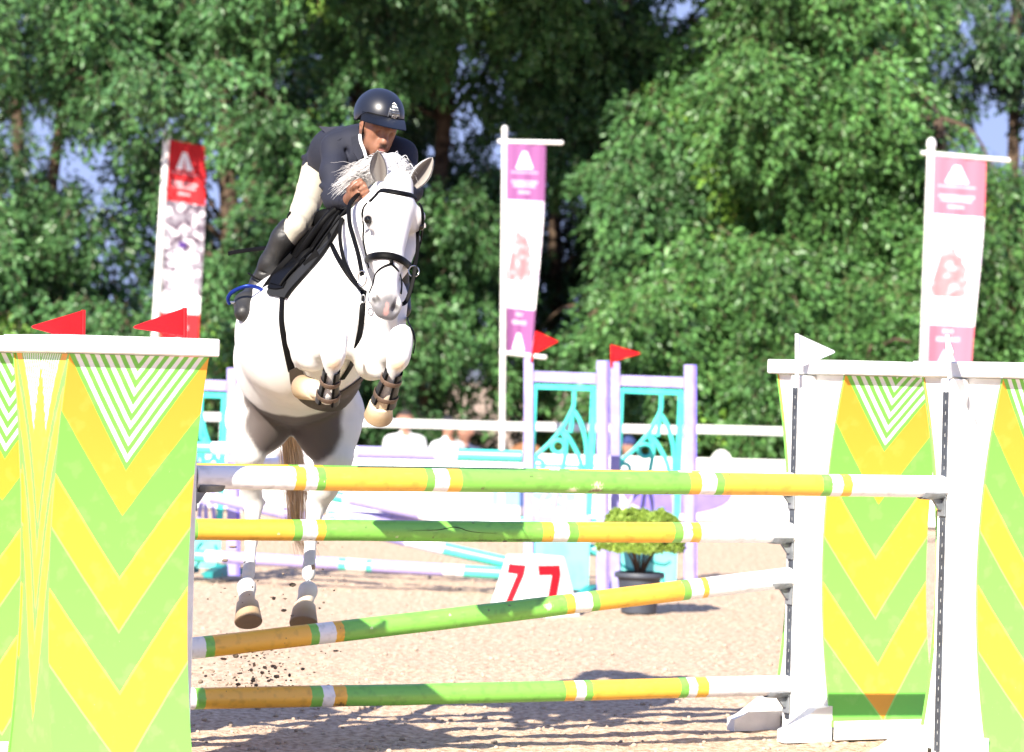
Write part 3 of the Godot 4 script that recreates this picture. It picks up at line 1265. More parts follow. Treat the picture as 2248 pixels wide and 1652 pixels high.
func number_marker() -> void:
	var at := P(1172, 1338, 21.6)
	at.y = 0.0
	var o := thing("number_marker", "white four-sided marker with red number seven on each face, before the teal jump", "sign", at, 0.66)
	var s := 0.44
	var t := 0.27
	var h := 0.40
	var body := MB.new()
	var nn := Vector3(0, (s - t) * 0.5, h).normalized()
	for k in 4:
		var b := Basis(Vector3.UP, PI * 0.5 * k)
		body.quad(b * Vector3(-s / 2, 0, s / 2), b * Vector3(s / 2, 0, s / 2), b * Vector3(t / 2, h, t / 2), b * Vector3(-t / 2, h, t / 2), b * nn)
	body.quad(Vector3(-t / 2, h, t / 2), Vector3(t / 2, h, t / 2), Vector3(t / 2, h, -t / 2), Vector3(-t / 2, h, -t / 2), Vector3.UP)
	var marker := put(body, "marker_body", M.white, o)
	var slope := atan2((s - t) * 0.5, h)
	for k in 4:
		var num := MB.new()
		var face := Transform3D(Basis(Vector3.UP, PI * 0.5 * k), Vector3.ZERO) * Transform3D(Basis(Vector3.RIGHT, -slope), Vector3(0, h * 0.5, (s + t) * 0.25 + 0.001))
		num.prism(PackedVector2Array([Vector2(-0.092, 0.145), Vector2(0.092, 0.145), Vector2(0.092, 0.08), Vector2(0.0, -0.17), Vector2(-0.07, -0.17), Vector2(0.018, 0.08), Vector2(-0.092, 0.08)]), 0.004, face)
		put(num, "number_seven", M.red, marker)

func shrub_pot() -> void:
	var at := P(1402, 1345, 21.9)
	at.y = 0.0
	var o := thing("potted_shrub", "clipped round green shrub on thin stems in a grey plastic pot", "plant", at)
	var pot := MB.new()
	pot.lathe(PackedVector2Array([Vector2(0.0, 0.004), Vector2(0.115, 0.004), Vector2(0.12, 0.02), Vector2(0.145, 0.23), Vector2(0.148, 0.25), Vector2(0.168, 0.252), Vector2(0.172, 0.262), Vector2(0.170, 0.285), Vector2(0.160, 0.288), Vector2(0.152, 0.275), Vector2(0.146, 0.24), Vector2(0.0, 0.24)]), 32)
	put(pot, "pot", M.pot, o)
	var stems := MB.new()
	rng.seed = 51
	for k in 16:
		var a := rng.randf() * TAU
		var r := rng.randf_range(0.10, 0.24)
		stems.tube(curve([Vector3(cos(a) * 0.01, 0.23, sin(a) * 0.01), Vector3(cos(a) * r * 0.35, 0.36 + rng.randf() * 0.04, sin(a) * r * 0.35), Vector3(cos(a) * r, 0.50 + rng.randf() * 0.06, sin(a) * r)], 4), 0.009, 0.003, 6)
	put(stems, "stems", surf(Color(0.42, 0.34, 0.27), Color(0.32, 0.25, 0.19), 0.9, 52), o)
	var tuft := MB.new()
	tuft.colored = true
	for k in 26:
		var a := k * 2.4
		var e := rng.randf_range(0.15, 1.4)
		var d := Vector3(cos(a) * cos(e), sin(e), sin(a) * cos(e)) * rng.randf_range(0.5, 1.0)
		var sd := Vector3(-d.z, 0.2, d.x).normalized()
		var q := rng.randf()
		tuft.col = Color(0.19 + 0.13 * q, 0.31 + 0.13 * q, 0.055)
		tuft.quad(Vector3.ZERO - sd * 0.05, d * 0.6 - sd * 0.11, d, d * 0.6 + sd * 0.11)
	var mm := MultiMesh.new()
	mm.transform_format = MultiMesh.TRANSFORM_3D
	mm.mesh = tuft.mesh()
	mm.instance_count = 5200
	for k in mm.instance_count:
		var a := rng.randf() * TAU
		var e := rng.randf_range(-0.15, 1.0)
		var rr := 1.0 - pow(rng.randf(), 2.5) * 0.45
		var lump := 1.0 + 0.06 * sin(a * 5.0 + e * 4.0) + 0.05 * sin(a * 9.0 - e * 6.0)
		var p := Vector3(cos(a) * cos(e) * 0.275, sin(e) * 0.27, sin(a) * cos(e) * 0.275) * rr * lump + Vector3(0, 0.475, 0)
		var out := (p - Vector3(0, 0.40, 0)).normalized()
		var b := Basis(Quaternion(Vector3.UP, (out + Vector3(rng.randfn(0, 0.3), rng.randfn(0, 0.3), rng.randfn(0, 0.3))).normalized())) * Basis(Vector3.UP, rng.randf() * TAU)
		mm.set_instance_transform(k, Transform3D(b.scaled(Vector3.ONE * rng.randf_range(0.018, 0.034)), p))
	var mi := MultiMeshInstance3D.new()
	mi.name = "foliage"
	mi.multimesh = mm
	mi.material_override = vmat(0.6)
	mi.set_meta("kind", "stuff")
	o.add_child(mi, true)

func boards_and_rail() -> void:
	# low white boards along the far side, then a white rail behind
	var names := ["plain white arena board between the closest wing and the horse", "plain white arena board behind the horse's hind legs", "white arena board with a pale blue field and a lavender oval behind the teal wings", "plain white arena board ending behind the chevron wing with the cups"]
	for k in 4:
		var x := -6.292 + 2.996 * k
		var c := x + 1.494
		var o := thing("arena_board", names[k], "fence", Vector3(c, 0, -36.0), 0.0, "white boards along the far side")
		var mb := MB.new()
		mb.box(Vector3(0, 0.385, 0), Vector3(2.988, 0.70, 0.05), 0.006)
		var face := put(mb, "board", M.white, o)
		for e in [-1.0, 1.0]:
			var ft := MB.new()
			ft.box(Vector3(e * 1.2, 0.02, 0), Vector3(0.06, 0.06, 0.34), 0.004)
			put(ft, "foot", M.white, o)
		if k == 2:
			var el := MB.new()
			var poly := PackedVector2Array()
			for q in 40:
				var a := TAU * q / 40.0
				poly.append(Vector2(cos(a) * 0.62, sin(a) * 0.245))
			el.prism(poly, 0.006, Transform3D(Basis.IDENTITY, Vector3(1.88 - c, 0.345, 0.0285)))
			put(el, "lavender_oval", M.purple, face)
			var bl := MB.new()
			bl.box(Vector3(0.28 - c, 0.23, 0.0275), Vector3(0.95, 0.17, 0.006), 0.001)
			put(bl, "blue_field", M.blue, face)
			for q in 2:
				var ar := MB.new()
				var pts := []
				for w in 9:
					var a := PI + PI * w / 8.0
					pts.append(Vector3(0.38 + q * 0.30 - c + cos(a) * 0.16, 0.31 + sin(a) * 0.12, 0.0325))
				bar(ar, pts, 0.014, 0.003, 2)
				put(ar, "white_arc", M.white, face)
	var rail := thing("rail_fence", "white post-and-rail fence with one top rail behind the low boards", "fence", Vector3(0, 0, -37.0))
	var xs := [-10.0, -6.9, -3.3, 0.20, 2.03, 5.6, 9.0]
	for seg in xs.size():
		if seg < xs.size() - 1:
			var mb := MB.new()
			mb.box(Vector3((xs[seg] + xs[seg + 1]) * 0.5, 1.03 + 0.012 * sin(seg * 2.0), 0), Vector3(xs[seg + 1] - xs[seg] - 0.006, 0.095, 0.04), 0.008)
			put(mb, "rail", M.white, rail)
		var pm := MB.new()
		pm.box(Vector3(xs[seg], 0.53, -0.065), Vector3(0.09, 1.10, 0.085), 0.006)
		put(pm, "post", M.white, rail)

func banner_texture(top: Color, kind: int) -> ImageTexture:
	# printed cloth: coloured head and foot with an emblem and lines of lettering, a photograph between
	var w := 128
	var h := 768
	var im := Image.create(w, h, false, Image.FORMAT_RGB8)
	var nz := FastNoiseLite.new()
	nz.seed = 60 + kind
	nz.frequency = 0.025
	nz.fractal_octaves = 3
	var white := Color(0.93, 0.92, 0.93)
	for j in h:
		var y := float(j) / h
		for i in w:
			var x := float(i) / w
			var c := top
			if y > 0.275 and y < 0.785:
				var n1 := nz.get_noise_2d(i, j)
				var n2 := nz.get_noise_2d(i + 500, j * 0.8)
				if kind == 0:
					c = Color(0.52, 0.50, 0.54).lerp(Color(0.30, 0.24, 0.30), clampf(0.5 + n1 * 1.6, 0, 1)).lerp(white, clampf(n2 * 2.4, 0, 0.8))
					if y > 0.50 and absf(x - 0.5 - n1 * 0.3) < 0.28:
						c = c.lerp(Color(0.88, 0.87, 0.90), 0.85)
					if absf(y - 0.47) < 0.014 and absf(x - 0.45) < 0.09:
						c = Color(0.30, 0.18, 0.48)
					if y > 0.70:
						c = white
				else:
					c = white.lerp(Color(0.72, 0.62, 0.78), clampf(n1 * 1.4 + (0.25 if x > 0.6 else 0.0) - 0.1, 0, 0.5))
					var q := Vector2((x - 0.30) * 0.9, (y - 0.60) * 2.3)
					if q.length() < 0.42 + n2 * 0.05 and y > 0.42 and x > 0.75 - y * 1.2:
						c = Color(0.85, 0.48, 0.50).lerp(white, clampf(n1 * 1.2 - 0.05, 0, 0.6))
					if y > 0.655:
						c = white
			else:
				var em := 0.085 if y < 0.5 else 0.94
				var hh := (y - (em - 0.04)) / 0.08
				if hh > 0.0 and hh < 1.0 and absf(x - 0.45) < 0.06 + 0.17 * hh and (kind != 0 or absf(x - 0.45) > 0.06 * hh - 0.02):
					c = white
				var inset := absf(x - 0.45)
				if y < 0.28:
					if absf(y - 0.143) < 0.004 and inset < 0.36:
						c = c.lerp(white, 0.55)
					for ln in [[0.188, 0.34], [0.206, 0.30], [0.236, 0.16]]:
						if absf(y - ln[0]) < 0.0065 and inset < ln[1] and sin(i * 0.9 + ln[0] * 900.0) > -0.55:
							c = c.lerp(white, 0.75)
				else:
					for ln in [[0.812, 0.12], [0.85, 0.26]]:
						if absf(y - ln[0]) < 0.009 and inset < ln[1] and sin(i * 0.8 + ln[0] * 700.0) > -0.6:
							c = c.lerp(white, 0.75)
			im.set_pixel(i, j, c)
	im.generate_mipmaps()
	return ImageTexture.create_from_image(im)

func banner(label: String, foot: Vector3, head: Vector3, tl: Vector3, tr: Vector3, bl: Vector3, br: Vector3, m: Material, pr: float, arms: bool) -> void:
	foot.y = 0.0
	var o := thing("banner_flag", label, "banner", foot, 0.0, "tall banners along the far side")
	var pm := MB.new()
	pm.tube(PackedVector3Array([Vector3.ZERO, (head - foot) * 0.5, head - foot]), pr, pr * 0.9, 14)
	pm.sphere(head - foot + Vector3(0, 0.02, 0), Vector3(pr * 1.1, pr * 1.6, pr * 1.1), 10, 8)
	var pole_part := put(pm, "pole", M.white, o)
	var cl := MB.new()
	var rows := 36
	var cols := 12
	for j in rows + 1:
		var t := float(j) / rows
		for i in cols + 1:
			var s := float(i) / cols
			var p := tl.lerp(tr, s).lerp(bl.lerp(br, s), t) - foot
			var wv := 0.022 * sin(s * 5.0 + t * 2.5) * (0.3 + t) + 0.010 * sin(s * 17.0 + t * 1.2)
			p.z += wv
			p.x += 0.02 * sin(t * 5.0) * s
			cl.vert(p, Vector3.ZERO, Vector2(s, t))
	for j in rows:
		for i in cols:
			var q := j * (cols + 1) + i
			var fn := (cl.v[q + 1] - cl.v[q]).cross(cl.v[q + cols + 1] - cl.v[q]).normalized()
			if fn.z < 0:
				fn = -fn
			for w in [q, q + 1, q + cols + 1, q + cols + 2]:
				cl.n[w] += fn
			cl.tri(q, q + 1, q + cols + 1)
			cl.tri(q + 1, q + cols + 2, q + cols + 1)
	for i in cl.n.size():
		cl.n[i] = cl.n[i].normalized()
	put(cl, "cloth", m, o)
	if arms:
		for e in [[tl, tr], [bl, br]]:
			var a := MB.new()
			var d: Vector3 = (e[1] - e[0])
			a.tube(PackedVector3Array([e[0] - foot - d * 0.25, e[1] - foot + d * 0.45]), 0.022, 0.022, 10)
			put(a, "arm", M.white, pole_part)

func cloth_mat(t: Texture2D) -> StandardMaterial3D:
	var m := printed(t, 0.75)
	m.backlight_enabled = true
	m.backlight = Color(0.35, 0.35, 0.35)
	return m

func banners() -> void:
	var d := 35.4
	banner("purple banner with a white emblem on a white pole, behind the rider's shoulder", P(1101, 1140, d), P(1108, 290, d), P(1114, 311, d), P(1198, 313, d), P(1112, 775, d), P(1172, 782, d), cloth_mat(banner_texture(Color(0.54, 0.31, 0.52), 1)), 0.033, true)
	d = 33.0
	banner("sunlit pink-red banner on a white pole behind the chevron wing with two flags", P(2016, 1150, d), P(2045, 322, d), P(2051, 338, d), P(2166, 348, d), P(2033, 815, d), P(2136, 818, d), cloth_mat(banner_texture(Color(0.87, 0.42, 0.50), 2)), 0.046, true)
	d = 37.6
	banner("dark red banner with a horse photograph, half under the tree leaves", P(318, 1110, d), P(366, 300, d), P(370, 306, d), P(449, 322, d), P(350, 790, d), P(438, 792, d), cloth_mat(banner_texture(Color(0.72, 0.05, 0.10), 0)), 0.045, false)

class Sitter extends Blob:
	var head := Vector3.ZERO
	var shirt := Color.WHITE
	var hair_ := Color.BLACK
	var cap := false
	func paint(p: Vector3, _nn: Vector3) -> Color:
		var q := p - head
		if q.y > -0.13 and Vector2(q.x, q.z).length() < 0.13:
			if q.y > (0.01 if cap else 0.045) or (q.z < -0.02 and q.y > -0.06):
				return hair_
			return Color(0.34, 0.17, 0.115)
		if q.y > -0.62:
			if absf(q.x) < 0.05 and q.z > 0.04 and q.y > -0.20:
				return Color(0.34, 0.17, 0.115)
			return shirt
		return Color(0.05, 0.05, 0.07)

func sitter(label: String, u: float, v: float, depth: float, shirt: Color, hair_: Color, cap: bool, turn: float) -> void:
	var h := P(u, v, depth)
	var o := thing("person", label, "person", Vector3(h.x, 0, h.z), turn, "onlookers behind the far rail")
	var b := Sitter.new()
	b.k = 0.05
	b.head = Vector3(0, h.y, 0)
	b.shirt = shirt
	b.hair_ = hair_
	b.cap = cap
	var y := h.y
	b.bone(Vector3(0, y + 0.02, -0.01), Vector3(0, y - 0.06, 0.03), 0.092, 0.062)
	b.bone(Vector3(0, y - 0.02, 0.095), Vector3(0, y - 0.03, 0.10), 0.014, 0.016)
	for e in [-1.0, 1.0]:
		b.ball(Vector3(e * 0.09, y - 0.02, 0.0), 0.022)
	if cap:
		b.bone(Vector3(-0.04, y + 0.045, 0.10), Vector3(0.04, y + 0.045, 0.10), 0.02, 0.02)
	b.bone(Vector3(0, y - 0.10, 0), Vector3(0, y - 0.2, -0.01), 0.05, 0.06)
	b.bone(Vector3(-0.12, y - 0.26, -0.01), Vector3(0.12, y - 0.26, -0.01), 0.085, 0.085)
	b.bone(Vector3(0, y - 0.32, 0), Vector3(0, y - 0.62, 0.0), 0.155, 0.15)
	for e in [-1.0, 1.0]:
		b.bone(Vector3(e * 0.19, y - 0.26, 0), Vector3(e * 0.24, y - 0.50, 0.06), 0.062, 0.048)
		b.bone(Vector3(e * 0.24, y - 0.50, 0.06), Vector3(e * 0.14, y - 0.58, 0.26), 0.048, 0.036)
		b.bone(Vector3(e * 0.14, y - 0.58, 0.26), Vector3(e * 0.11, y - 0.59, 0.33), 0.036, 0.03)
		b.bone(Vector3(e * 0.09, y - 0.66, 0.02), Vector3(e * 0.12, maxf(0.34, y - 0.62), 0.42), 0.09, 0.065)
		b.bone(Vector3(e * 0.12, maxf(0.34, y - 0.62), 0.42), Vector3(e * 0.12, 0.07, 0.45), 0.06, 0.045)
		b.bone(Vector3(e * 0.12, 0.045, 0.43), Vector3(e * 0.13, 0.04, 0.58), 0.042, 0.036)
	var mb := MB.new()
	b.net(mb, 0.02, true)
	put(mb, "body", M.cloth_people, o)
	chair("white plastic garden chair under the %s" % label.substr(0, label.find(",")), Vector3(h.x, 0, h.z), turn, y - 0.78, M.white)

func chair(label: String, at: Vector3, turn: float, seat_y: float, m: Material) -> Node3D:
	var o := thing("garden_chair", label, "chair", at, turn, "chairs behind the far rail")
	seat_y = maxf(seat_y, 0.22)
	var s := MB.new()
	s.box(Vector3(0, seat_y, 0.05), Vector3(0.46, 0.03, 0.46), 0.01)
	put(s, "seat", m, o)
	var b := MB.new()
	var poly := PackedVector2Array()
	for k in 17:
		var a := PI * k / 16.0
		poly.append(Vector2(cos(a) * 0.23, 0.24 + sin(a) * 0.20))
	poly.append(Vector2(-0.20, 0.0))
	poly.append(Vector2(0.20, 0.0))
	b.prism(poly, 0.025, Transform3D(Basis(Vector3.RIGHT, -0.18), Vector3(0, seat_y + 0.02, -0.20)))
	put(b, "backrest", m, o)
	for q in [[-0.2, 0.24], [0.2, 0.24], [-0.2, -0.15], [0.2, -0.15]]:
		var l := MB.new()
		l.tube(PackedVector3Array([Vector3(q[0] * 1.08, 0.0, q[1] * 1.08), Vector3(q[0], seat_y - 0.01, q[1])]), 0.02, 0.022, 8)
		put(l, "leg", m, o)
	return o

func onlookers() -> void:
	M.cloth_people = vmat(0.8)
	M.tan = surf(Color(0.58, 0.40, 0.26), Color(0.50, 0.33, 0.21), 0.8, 62)
	sitter("bareheaded onlooker in a white shirt, seated behind the rail near the folded hoof", 890, 921, 37.9, Color(0.78, 0.79, 0.81), Color(0.03, 0.02, 0.02), false, 0.1)
	sitter("dark-capped onlooker in a white shirt, seated beside the purple banner pole", 984, 934, 37.9, Color(0.78, 0.79, 0.82), Color(0.02, 0.02, 0.03), true, 0.7)
	sitter("onlooker in dark clothes, half hidden beside the dark-capped one", 1022, 948, 38.5, Color(0.06, 0.07, 0.13), Color(0.03, 0.02, 0.02), false, -0.4)
	sitter("onlooker in a navy cap, glimpsed through the horse-head cut-out", 1380, 978, 38.0, Color(0.68, 0.74, 0.84), Color(0.03, 0.05, 0.16), true, 0.3)
	var p := P(1165, 985, 38.0)
	chair("tan-backed chair behind the number marker's wing", Vector3(p.x, 0, p.z), 0.2, 0.36, M.tan)
	p = P(942, 985, 37.7)
	chair("empty white chair back between the two white-shirted onlookers", Vector3(p.x, 0, p.z), 0.0, 0.28, M.white)
	p = P(1590, 990, 37.7)
	chair("empty white chair back beside the chevron wing with the cups", Vector3(p.x, 0, p.z), 0.15, 0.34, M.white).scale = Vector3(0.6, 1.0, 0.6)

func kicked_sand() -> void:
	# grains thrown up by the hind feet
	var mm := MultiMesh.new()
	mm.transform_format = MultiMesh.TRANSFORM_3D
	mm.use_colors = true
	mm.mesh = clod_mesh()
	mm.instance_count = 420
	rng.seed = 170
	for i in mm.instance_count:
		var q := pow(rng.randf(), 1.8)
		var p := P(565 + rng.randfn(0, 62), 1525 - q * 120 + rng.randfn(0, 6), 14.0 + rng.randfn(0, 0.2))
		if i > 340:
			p = P(rng.randf_range(440, 760), rng.randf_range(1180, 1480), 13.9 + rng.randfn(0, 0.3))
		p.y = maxf(p.y, 0.01)
		var r := 0.0022 + pow(rng.randf(), 4.0) * 0.009
		mm.set_instance_transform(i, Transform3D(Basis.from_euler(Vector3(rng.randf() * TAU, rng.randf() * TAU, 0)).scaled(Vector3(r * rng.randf_range(0.6, 1.6), r * rng.randf_range(0.4, 1.0), r)), p))
		var k := rng.randf_range(0.18, 0.75)
		mm.set_instance_color(i, Color(k, k * 0.95, k * 0.9))  # each grain a random brown tone, darker than the lying crumbs
	var mi := MultiMeshInstance3D.new()
	mi.name = "kicked_sand"
	mi.multimesh = mm
	mi.material_override = M.clod
	mi.set_meta("kind", "stuff")
	mi.set_meta("label", "dark sand grains kicked up below the horse's hind hooves")
	mi.set_meta("category", "sand")
	add_child(mi)

# ---------------------------------------------------------------- trees
var sprays := []

func spray(seed_: int) -> ArrayMesh:
	# a drooping twig set with pointed leaves, hanging down along -y from its root
	var r := RandomNumberGenerator.new()
	r.seed = seed_
	var mb := MB.new()
	mb.colored = true
	mb.col = Color(0.10, 0.085, 0.055)
	var line := []
	var drift := Vector3(r.randfn(0, 0.05), 0, r.randfn(0, 0.05))
	for k in 5:
		var t := k / 4.0
		line.append(Vector3(drift.x * t + r.randfn(0, 0.015), -0.52 * t, drift.z * t + r.randfn(0, 0.015)))
	mb.tube(curve(line, 2), 0.006, 0.002, 4, false)
	for k in 34:
		var t := pow(r.randf(), 0.8)
		var p := (line[0] as Vector3).lerp(line[4], t)
		var a := k * 2.39996 + r.randfn(0, 0.4)
		var out := Vector3(cos(a), r.randf_range(-0.9, 0.25), sin(a)).normalized()
		var stalk := p + out * r.randf_range(0.02, 0.11)
		var l := r.randf_range(0.08, 0.135)
		var dirn := (out + Vector3(0, -0.7, 0) + Vector3(r.randfn(0, 0.25), r.randfn(0, 0.25), r.randfn(0, 0.25))).normalized()
		var side := dirn.cross(Vector3(r.randfn(0, 0.4), 1, r.randfn(0, 0.4))).normalized()
		var up := side.cross(dirn).normalized()
		var w := l * r.randf_range(0.24, 0.31)
		var q := r.randf()
		mb.col = Color(0.045 + 0.032 * q, 0.118 + 0.062 * q, 0.044 + 0.016 * q)
		var tipp := stalk + dirn * l - up * l * 0.12
		var mid := stalk + dirn * (l * 0.45)
		var i := mb.vert(stalk, up)
		mb.vert(mid + side * w + up * w * 0.35, (up - side * 0.45).normalized())
		mb.vert(tipp, up)
		mb.vert(mid - side * w + up * w * 0.35, (up + side * 0.45).normalized())
		mb.vert(mid, up)
		mb.tri(i, i + 1, i + 4)
		mb.tri(i + 1, i + 2, i + 4)
		mb.tri(i + 2, i + 3, i + 4)
		mb.tri(i + 3, i, i + 4)
	return mb.mesh()

func tree(called: String, label: String, category: String, at: Vector3, stems: Array, masses: Array, seed_: int, bright: float, group: String, spread := 1.0, hue := Color(1, 1, 1)) -> void:
	var o := thing(called, label, category, at, 0.0, group)
	var r := RandomNumberGenerator.new()
	r.seed = seed_
	var wood := MB.new()
	for s in stems:
		wood.sweep(curve(s[0], 6), taper(s[0].size() * 6 - 5, s[1], s[2]), taper(s[0].size() * 6 - 5, s[1], s[2]), 10)
	var places := []
	var tints := []
	for m in masses:
		var c := Vector3(m[0], m[1], m[2])
		var e := Vector3(m[3], m[4], m[5])
		for k in int(m[6] * 0.72):
			var d := Vector3(r.randfn(0, 1), r.randfn(0, 1), r.randfn(0, 1)).normalized() * pow(r.randf(), 0.42)
			var cc := c + d * e * Vector3(1, 1, 1.5)
			if cc.y < 0.35:
				cc.y = 0.35 + r.randf() * 0.3
			var cr: float = r.randf_range(0.26, 0.60) * m[7]
			# a limb out to the clump from the nearest stem
			var best := Vector3(0, 1, 0)
			var bd := 1e9
			for s in stems:
				for q in s[0]:
					var dd: float = (q as Vector3).distance_to(cc) + absf(q.y - cc.y + 0.8) * 0.5
					if dd < bd:
						bd = dd
						best = q
			if bd < 5.0:
				var ctrl := best.lerp(cc, 0.5) + Vector3(r.randfn(0, 0.15), 0.25 + r.randfn(0, 0.1), r.randfn(0, 0.15))
				wood.tube(curve([best, ctrl, cc], 4), 0.03 + 0.012 * r.randf(), 0.008, 5, false)
			var n := int(95.0 * pow(cr / 0.5, 2.0) * spread)
			var tone := bright * r.randf_range(0.6, 1.25)
			var young := r.randf() < 0.10
			for q in n:
				var dd := Vector3(r.randfn(0, 1), r.randfn(0, 1), r.randfn(0, 1)).normalized()
				var p := cc + dd * Vector3(cr, cr * 1.4, cr) * pow(r.randf(), 0.4)
				var droop := (dd * 0.75 + Vector3(0, -1.0, 0) + Vector3(r.randfn(0, 0.2), 0, r.randfn(0, 0.2))).normalized()
				var b := Basis(Quaternion(Vector3.DOWN, droop)) * Basis(Vector3.UP, r.randf() * TAU)
				b = b.scaled(Vector3.ONE * r.randf_range(0.65, 1.05))
				places.append(Transform3D(b, p))
				var t := tone * r.randf_range(0.8, 1.2)
				var yl := 1.0 + (1.1 if young and r.randf() < 0.5 and dd.y < 0.3 else 0.0) + r.randf() * 0.15
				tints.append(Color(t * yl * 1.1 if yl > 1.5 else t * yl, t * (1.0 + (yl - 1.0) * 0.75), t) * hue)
	put(wood, "trunk", M.bark, o)
	for vi in 3:
		var mine := []
		for i in range(vi, places.size(), 3):
			mine.append(i)
		var mm := MultiMesh.new()
		mm.transform_format = MultiMesh.TRANSFORM_3D
		mm.use_colors = true
		mm.mesh = sprays[vi]
		mm.instance_count = mine.size()
		for i in mine.size():
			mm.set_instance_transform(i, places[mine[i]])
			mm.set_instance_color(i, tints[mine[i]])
		var mi := MultiMeshInstance3D.new()
		mi.name = "crown"
		mi.multimesh = mm
		mi.material_override = M.leaf
		mi.set_meta("kind", "stuff")
		o.add_child(mi, true)

func taper(count: int, a: float, b: float) -> PackedFloat32Array:
	var r := PackedFloat32Array()
	for i in count:
		r.append(lerpf(a, b, float(i) / maxf(1.0, count - 1)))
	return r

func stem(pts: Array, r0: float, r1: float) -> Array:
	return [pts, r0, r1]

func trees() -> void:
	for s in 3:
		sprays.append(spray(300 + s))
	M.leaf = vmat(0.42)
	M.leaf.backlight_enabled = true
	M.leaf.backlight = Color(0.26, 0.34, 0.10)
	M.bark = surf(Color(0.40, 0.33, 0.27), Color(0.24, 0.19, 0.15), 0.92, 71)
	M.bark.heightmap_scale = 1.2
	var g := "trees behind the far fence"
	# each mass: x, y, z from the foot, half sizes, number of clumps, size of clumps
	tree("broadleaf_tree", "dark tall tree at the left picture edge with hanging leaf strings", "tree", Vector3(-6.9, 0, -41.5),
		[stem([Vector3(0, 0, 0), Vector3(0.15, 2, 0), Vector3(-0.1, 4.5, 0), Vector3(0.2, 8, 0)], 0.20, 0.07), stem([Vector3(0, 1.0, 0), Vector3(0.8, 3, 0.2), Vector3(1.2, 6.5, 0.4)], 0.12, 0.05)],
		[[0.2, 6.2, 0.2, 2.0, 2.4, 1.3, 34, 1.0], [0.3, 2.6, 0.6, 1.6, 1.6, 0.9, 22, 0.95], [0, 8.6, 0, 1.8, 1.2, 1.2, 8, 1.2]], 401, 1.25, g, 0.56)
	tree("broadleaf_tree", "tall tree behind the dark red banner with a leaning bare trunk", "tree", Vector3(-3.55, 0, -42.0),
		[stem([Vector3(0.3, 0, 0), Vector3(0.05, 1.4, 0), Vector3(-0.15, 3.2, 0), Vector3(-0.25, 5.5, 0.1), Vector3(0.1, 8.5, 0)], 0.19, 0.08), stem([Vector3(-0.1, 3.0, 0), Vector3(0.25, 5.0, 0.1), Vector3(0.15, 7.6, 0.2)], 0.10, 0.06)],
		[[-0.4, 6.0, 0.4, 2.0, 2.3, 1.3, 34, 1.0], [-0.9, 2.6, 0.6, 1.2, 1.3, 0.8, 12, 0.9], [0.8, 3.3, 1.0, 0.9, 1.6, 0.7, 16, 0.95], [-0.35, 5.0, 4.95, 0.55, 0.25, 0.12, 6, 0.5], [0, 8.6, 0, 1.8, 1.2, 1.2, 8, 1.2]], 402, 1.3, g, 0.56)
	tree("broadleaf_tree", "tall shadowy tree directly behind the rider's helmet", "tree", Vector3(-1.3, 0, -43.2),
		[stem([Vector3(0, 0, 0), Vector3(0.1, 2.5, 0), Vector3(0.3, 5, 0), Vector3(0.2, 8.5, 0)], 0.17, 0.07), stem([Vector3(0, 1.5, 0), Vector3(-0.8, 3.5, 0), Vector3(-0.9, 7, 0.2)], 0.10, 0.05)],
		[[0.1, 5.8, 0.2, 1.8, 2.6, 1.3, 36, 1.0], [0.1, 2.2, 0.2, 1.5, 1.5, 0.9, 20, 1.0], [-1.0, 3.4, 1.3, 0.7, 1.5, 0.6, 12, 0.9], [0, 8.6, 0, 1.8, 1.2, 1.2, 8, 1.2], [0.0, 8.0, 3.6, 1.9, 0.8, 1.3, 17, 1.2]], 403, 1.15, g, 0.64)  # last mass: overhang above the view, added to shade the boughs behind
	tree("broadleaf_tree", "dark tree behind the purple banner with a lit hanging bough", "tree", Vector3(1.25, 0, -43.6),
		[stem([Vector3(0, 0, 0), Vector3(-0.1, 2.5, 0), Vector3(0.2, 5, 0), Vector3(0.1, 8.5, 0)], 0.18, 0.07)],
		[[0.0, 6.2, 0.4, 2.0, 2.2, 1.2, 36, 1.05], [-0.2, 2.0, -0.2, 1.4, 1.4, 0.8, 18, 1.0], [0.5, 4.3, 2.2, 0.75, 1.3, 0.6, 14, 0.85], [0, 8.6, 0, 1.8, 1.2, 1.2, 8, 1.2], [0.0, 8.0, 3.6, 1.9, 0.8, 1.3, 17, 1.2]], 404, 1.15, g, 0.85)  # last mass again an unseen overhang, added to keep these leaves in shade
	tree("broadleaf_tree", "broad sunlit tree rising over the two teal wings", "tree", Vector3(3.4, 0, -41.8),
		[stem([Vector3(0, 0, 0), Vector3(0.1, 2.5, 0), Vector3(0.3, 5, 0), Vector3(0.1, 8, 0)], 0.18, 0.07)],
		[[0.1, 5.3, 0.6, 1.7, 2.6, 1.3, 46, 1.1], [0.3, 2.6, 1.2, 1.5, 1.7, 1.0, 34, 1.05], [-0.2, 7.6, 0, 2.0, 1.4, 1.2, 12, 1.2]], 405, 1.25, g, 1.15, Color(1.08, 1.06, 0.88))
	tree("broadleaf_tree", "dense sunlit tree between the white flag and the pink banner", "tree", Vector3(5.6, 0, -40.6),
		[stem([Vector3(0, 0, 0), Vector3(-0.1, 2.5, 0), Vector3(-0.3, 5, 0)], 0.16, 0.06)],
		[[-0.1, 2.7, 0.4, 1.6, 1.7, 1.2, 46, 1.1], [-1.2, 4.5, 0.2, 0.9, 0.9, 0.8, 14, 1.0]], 406, 1.3, g, 1.2, Color(1.08, 1.06, 0.88))
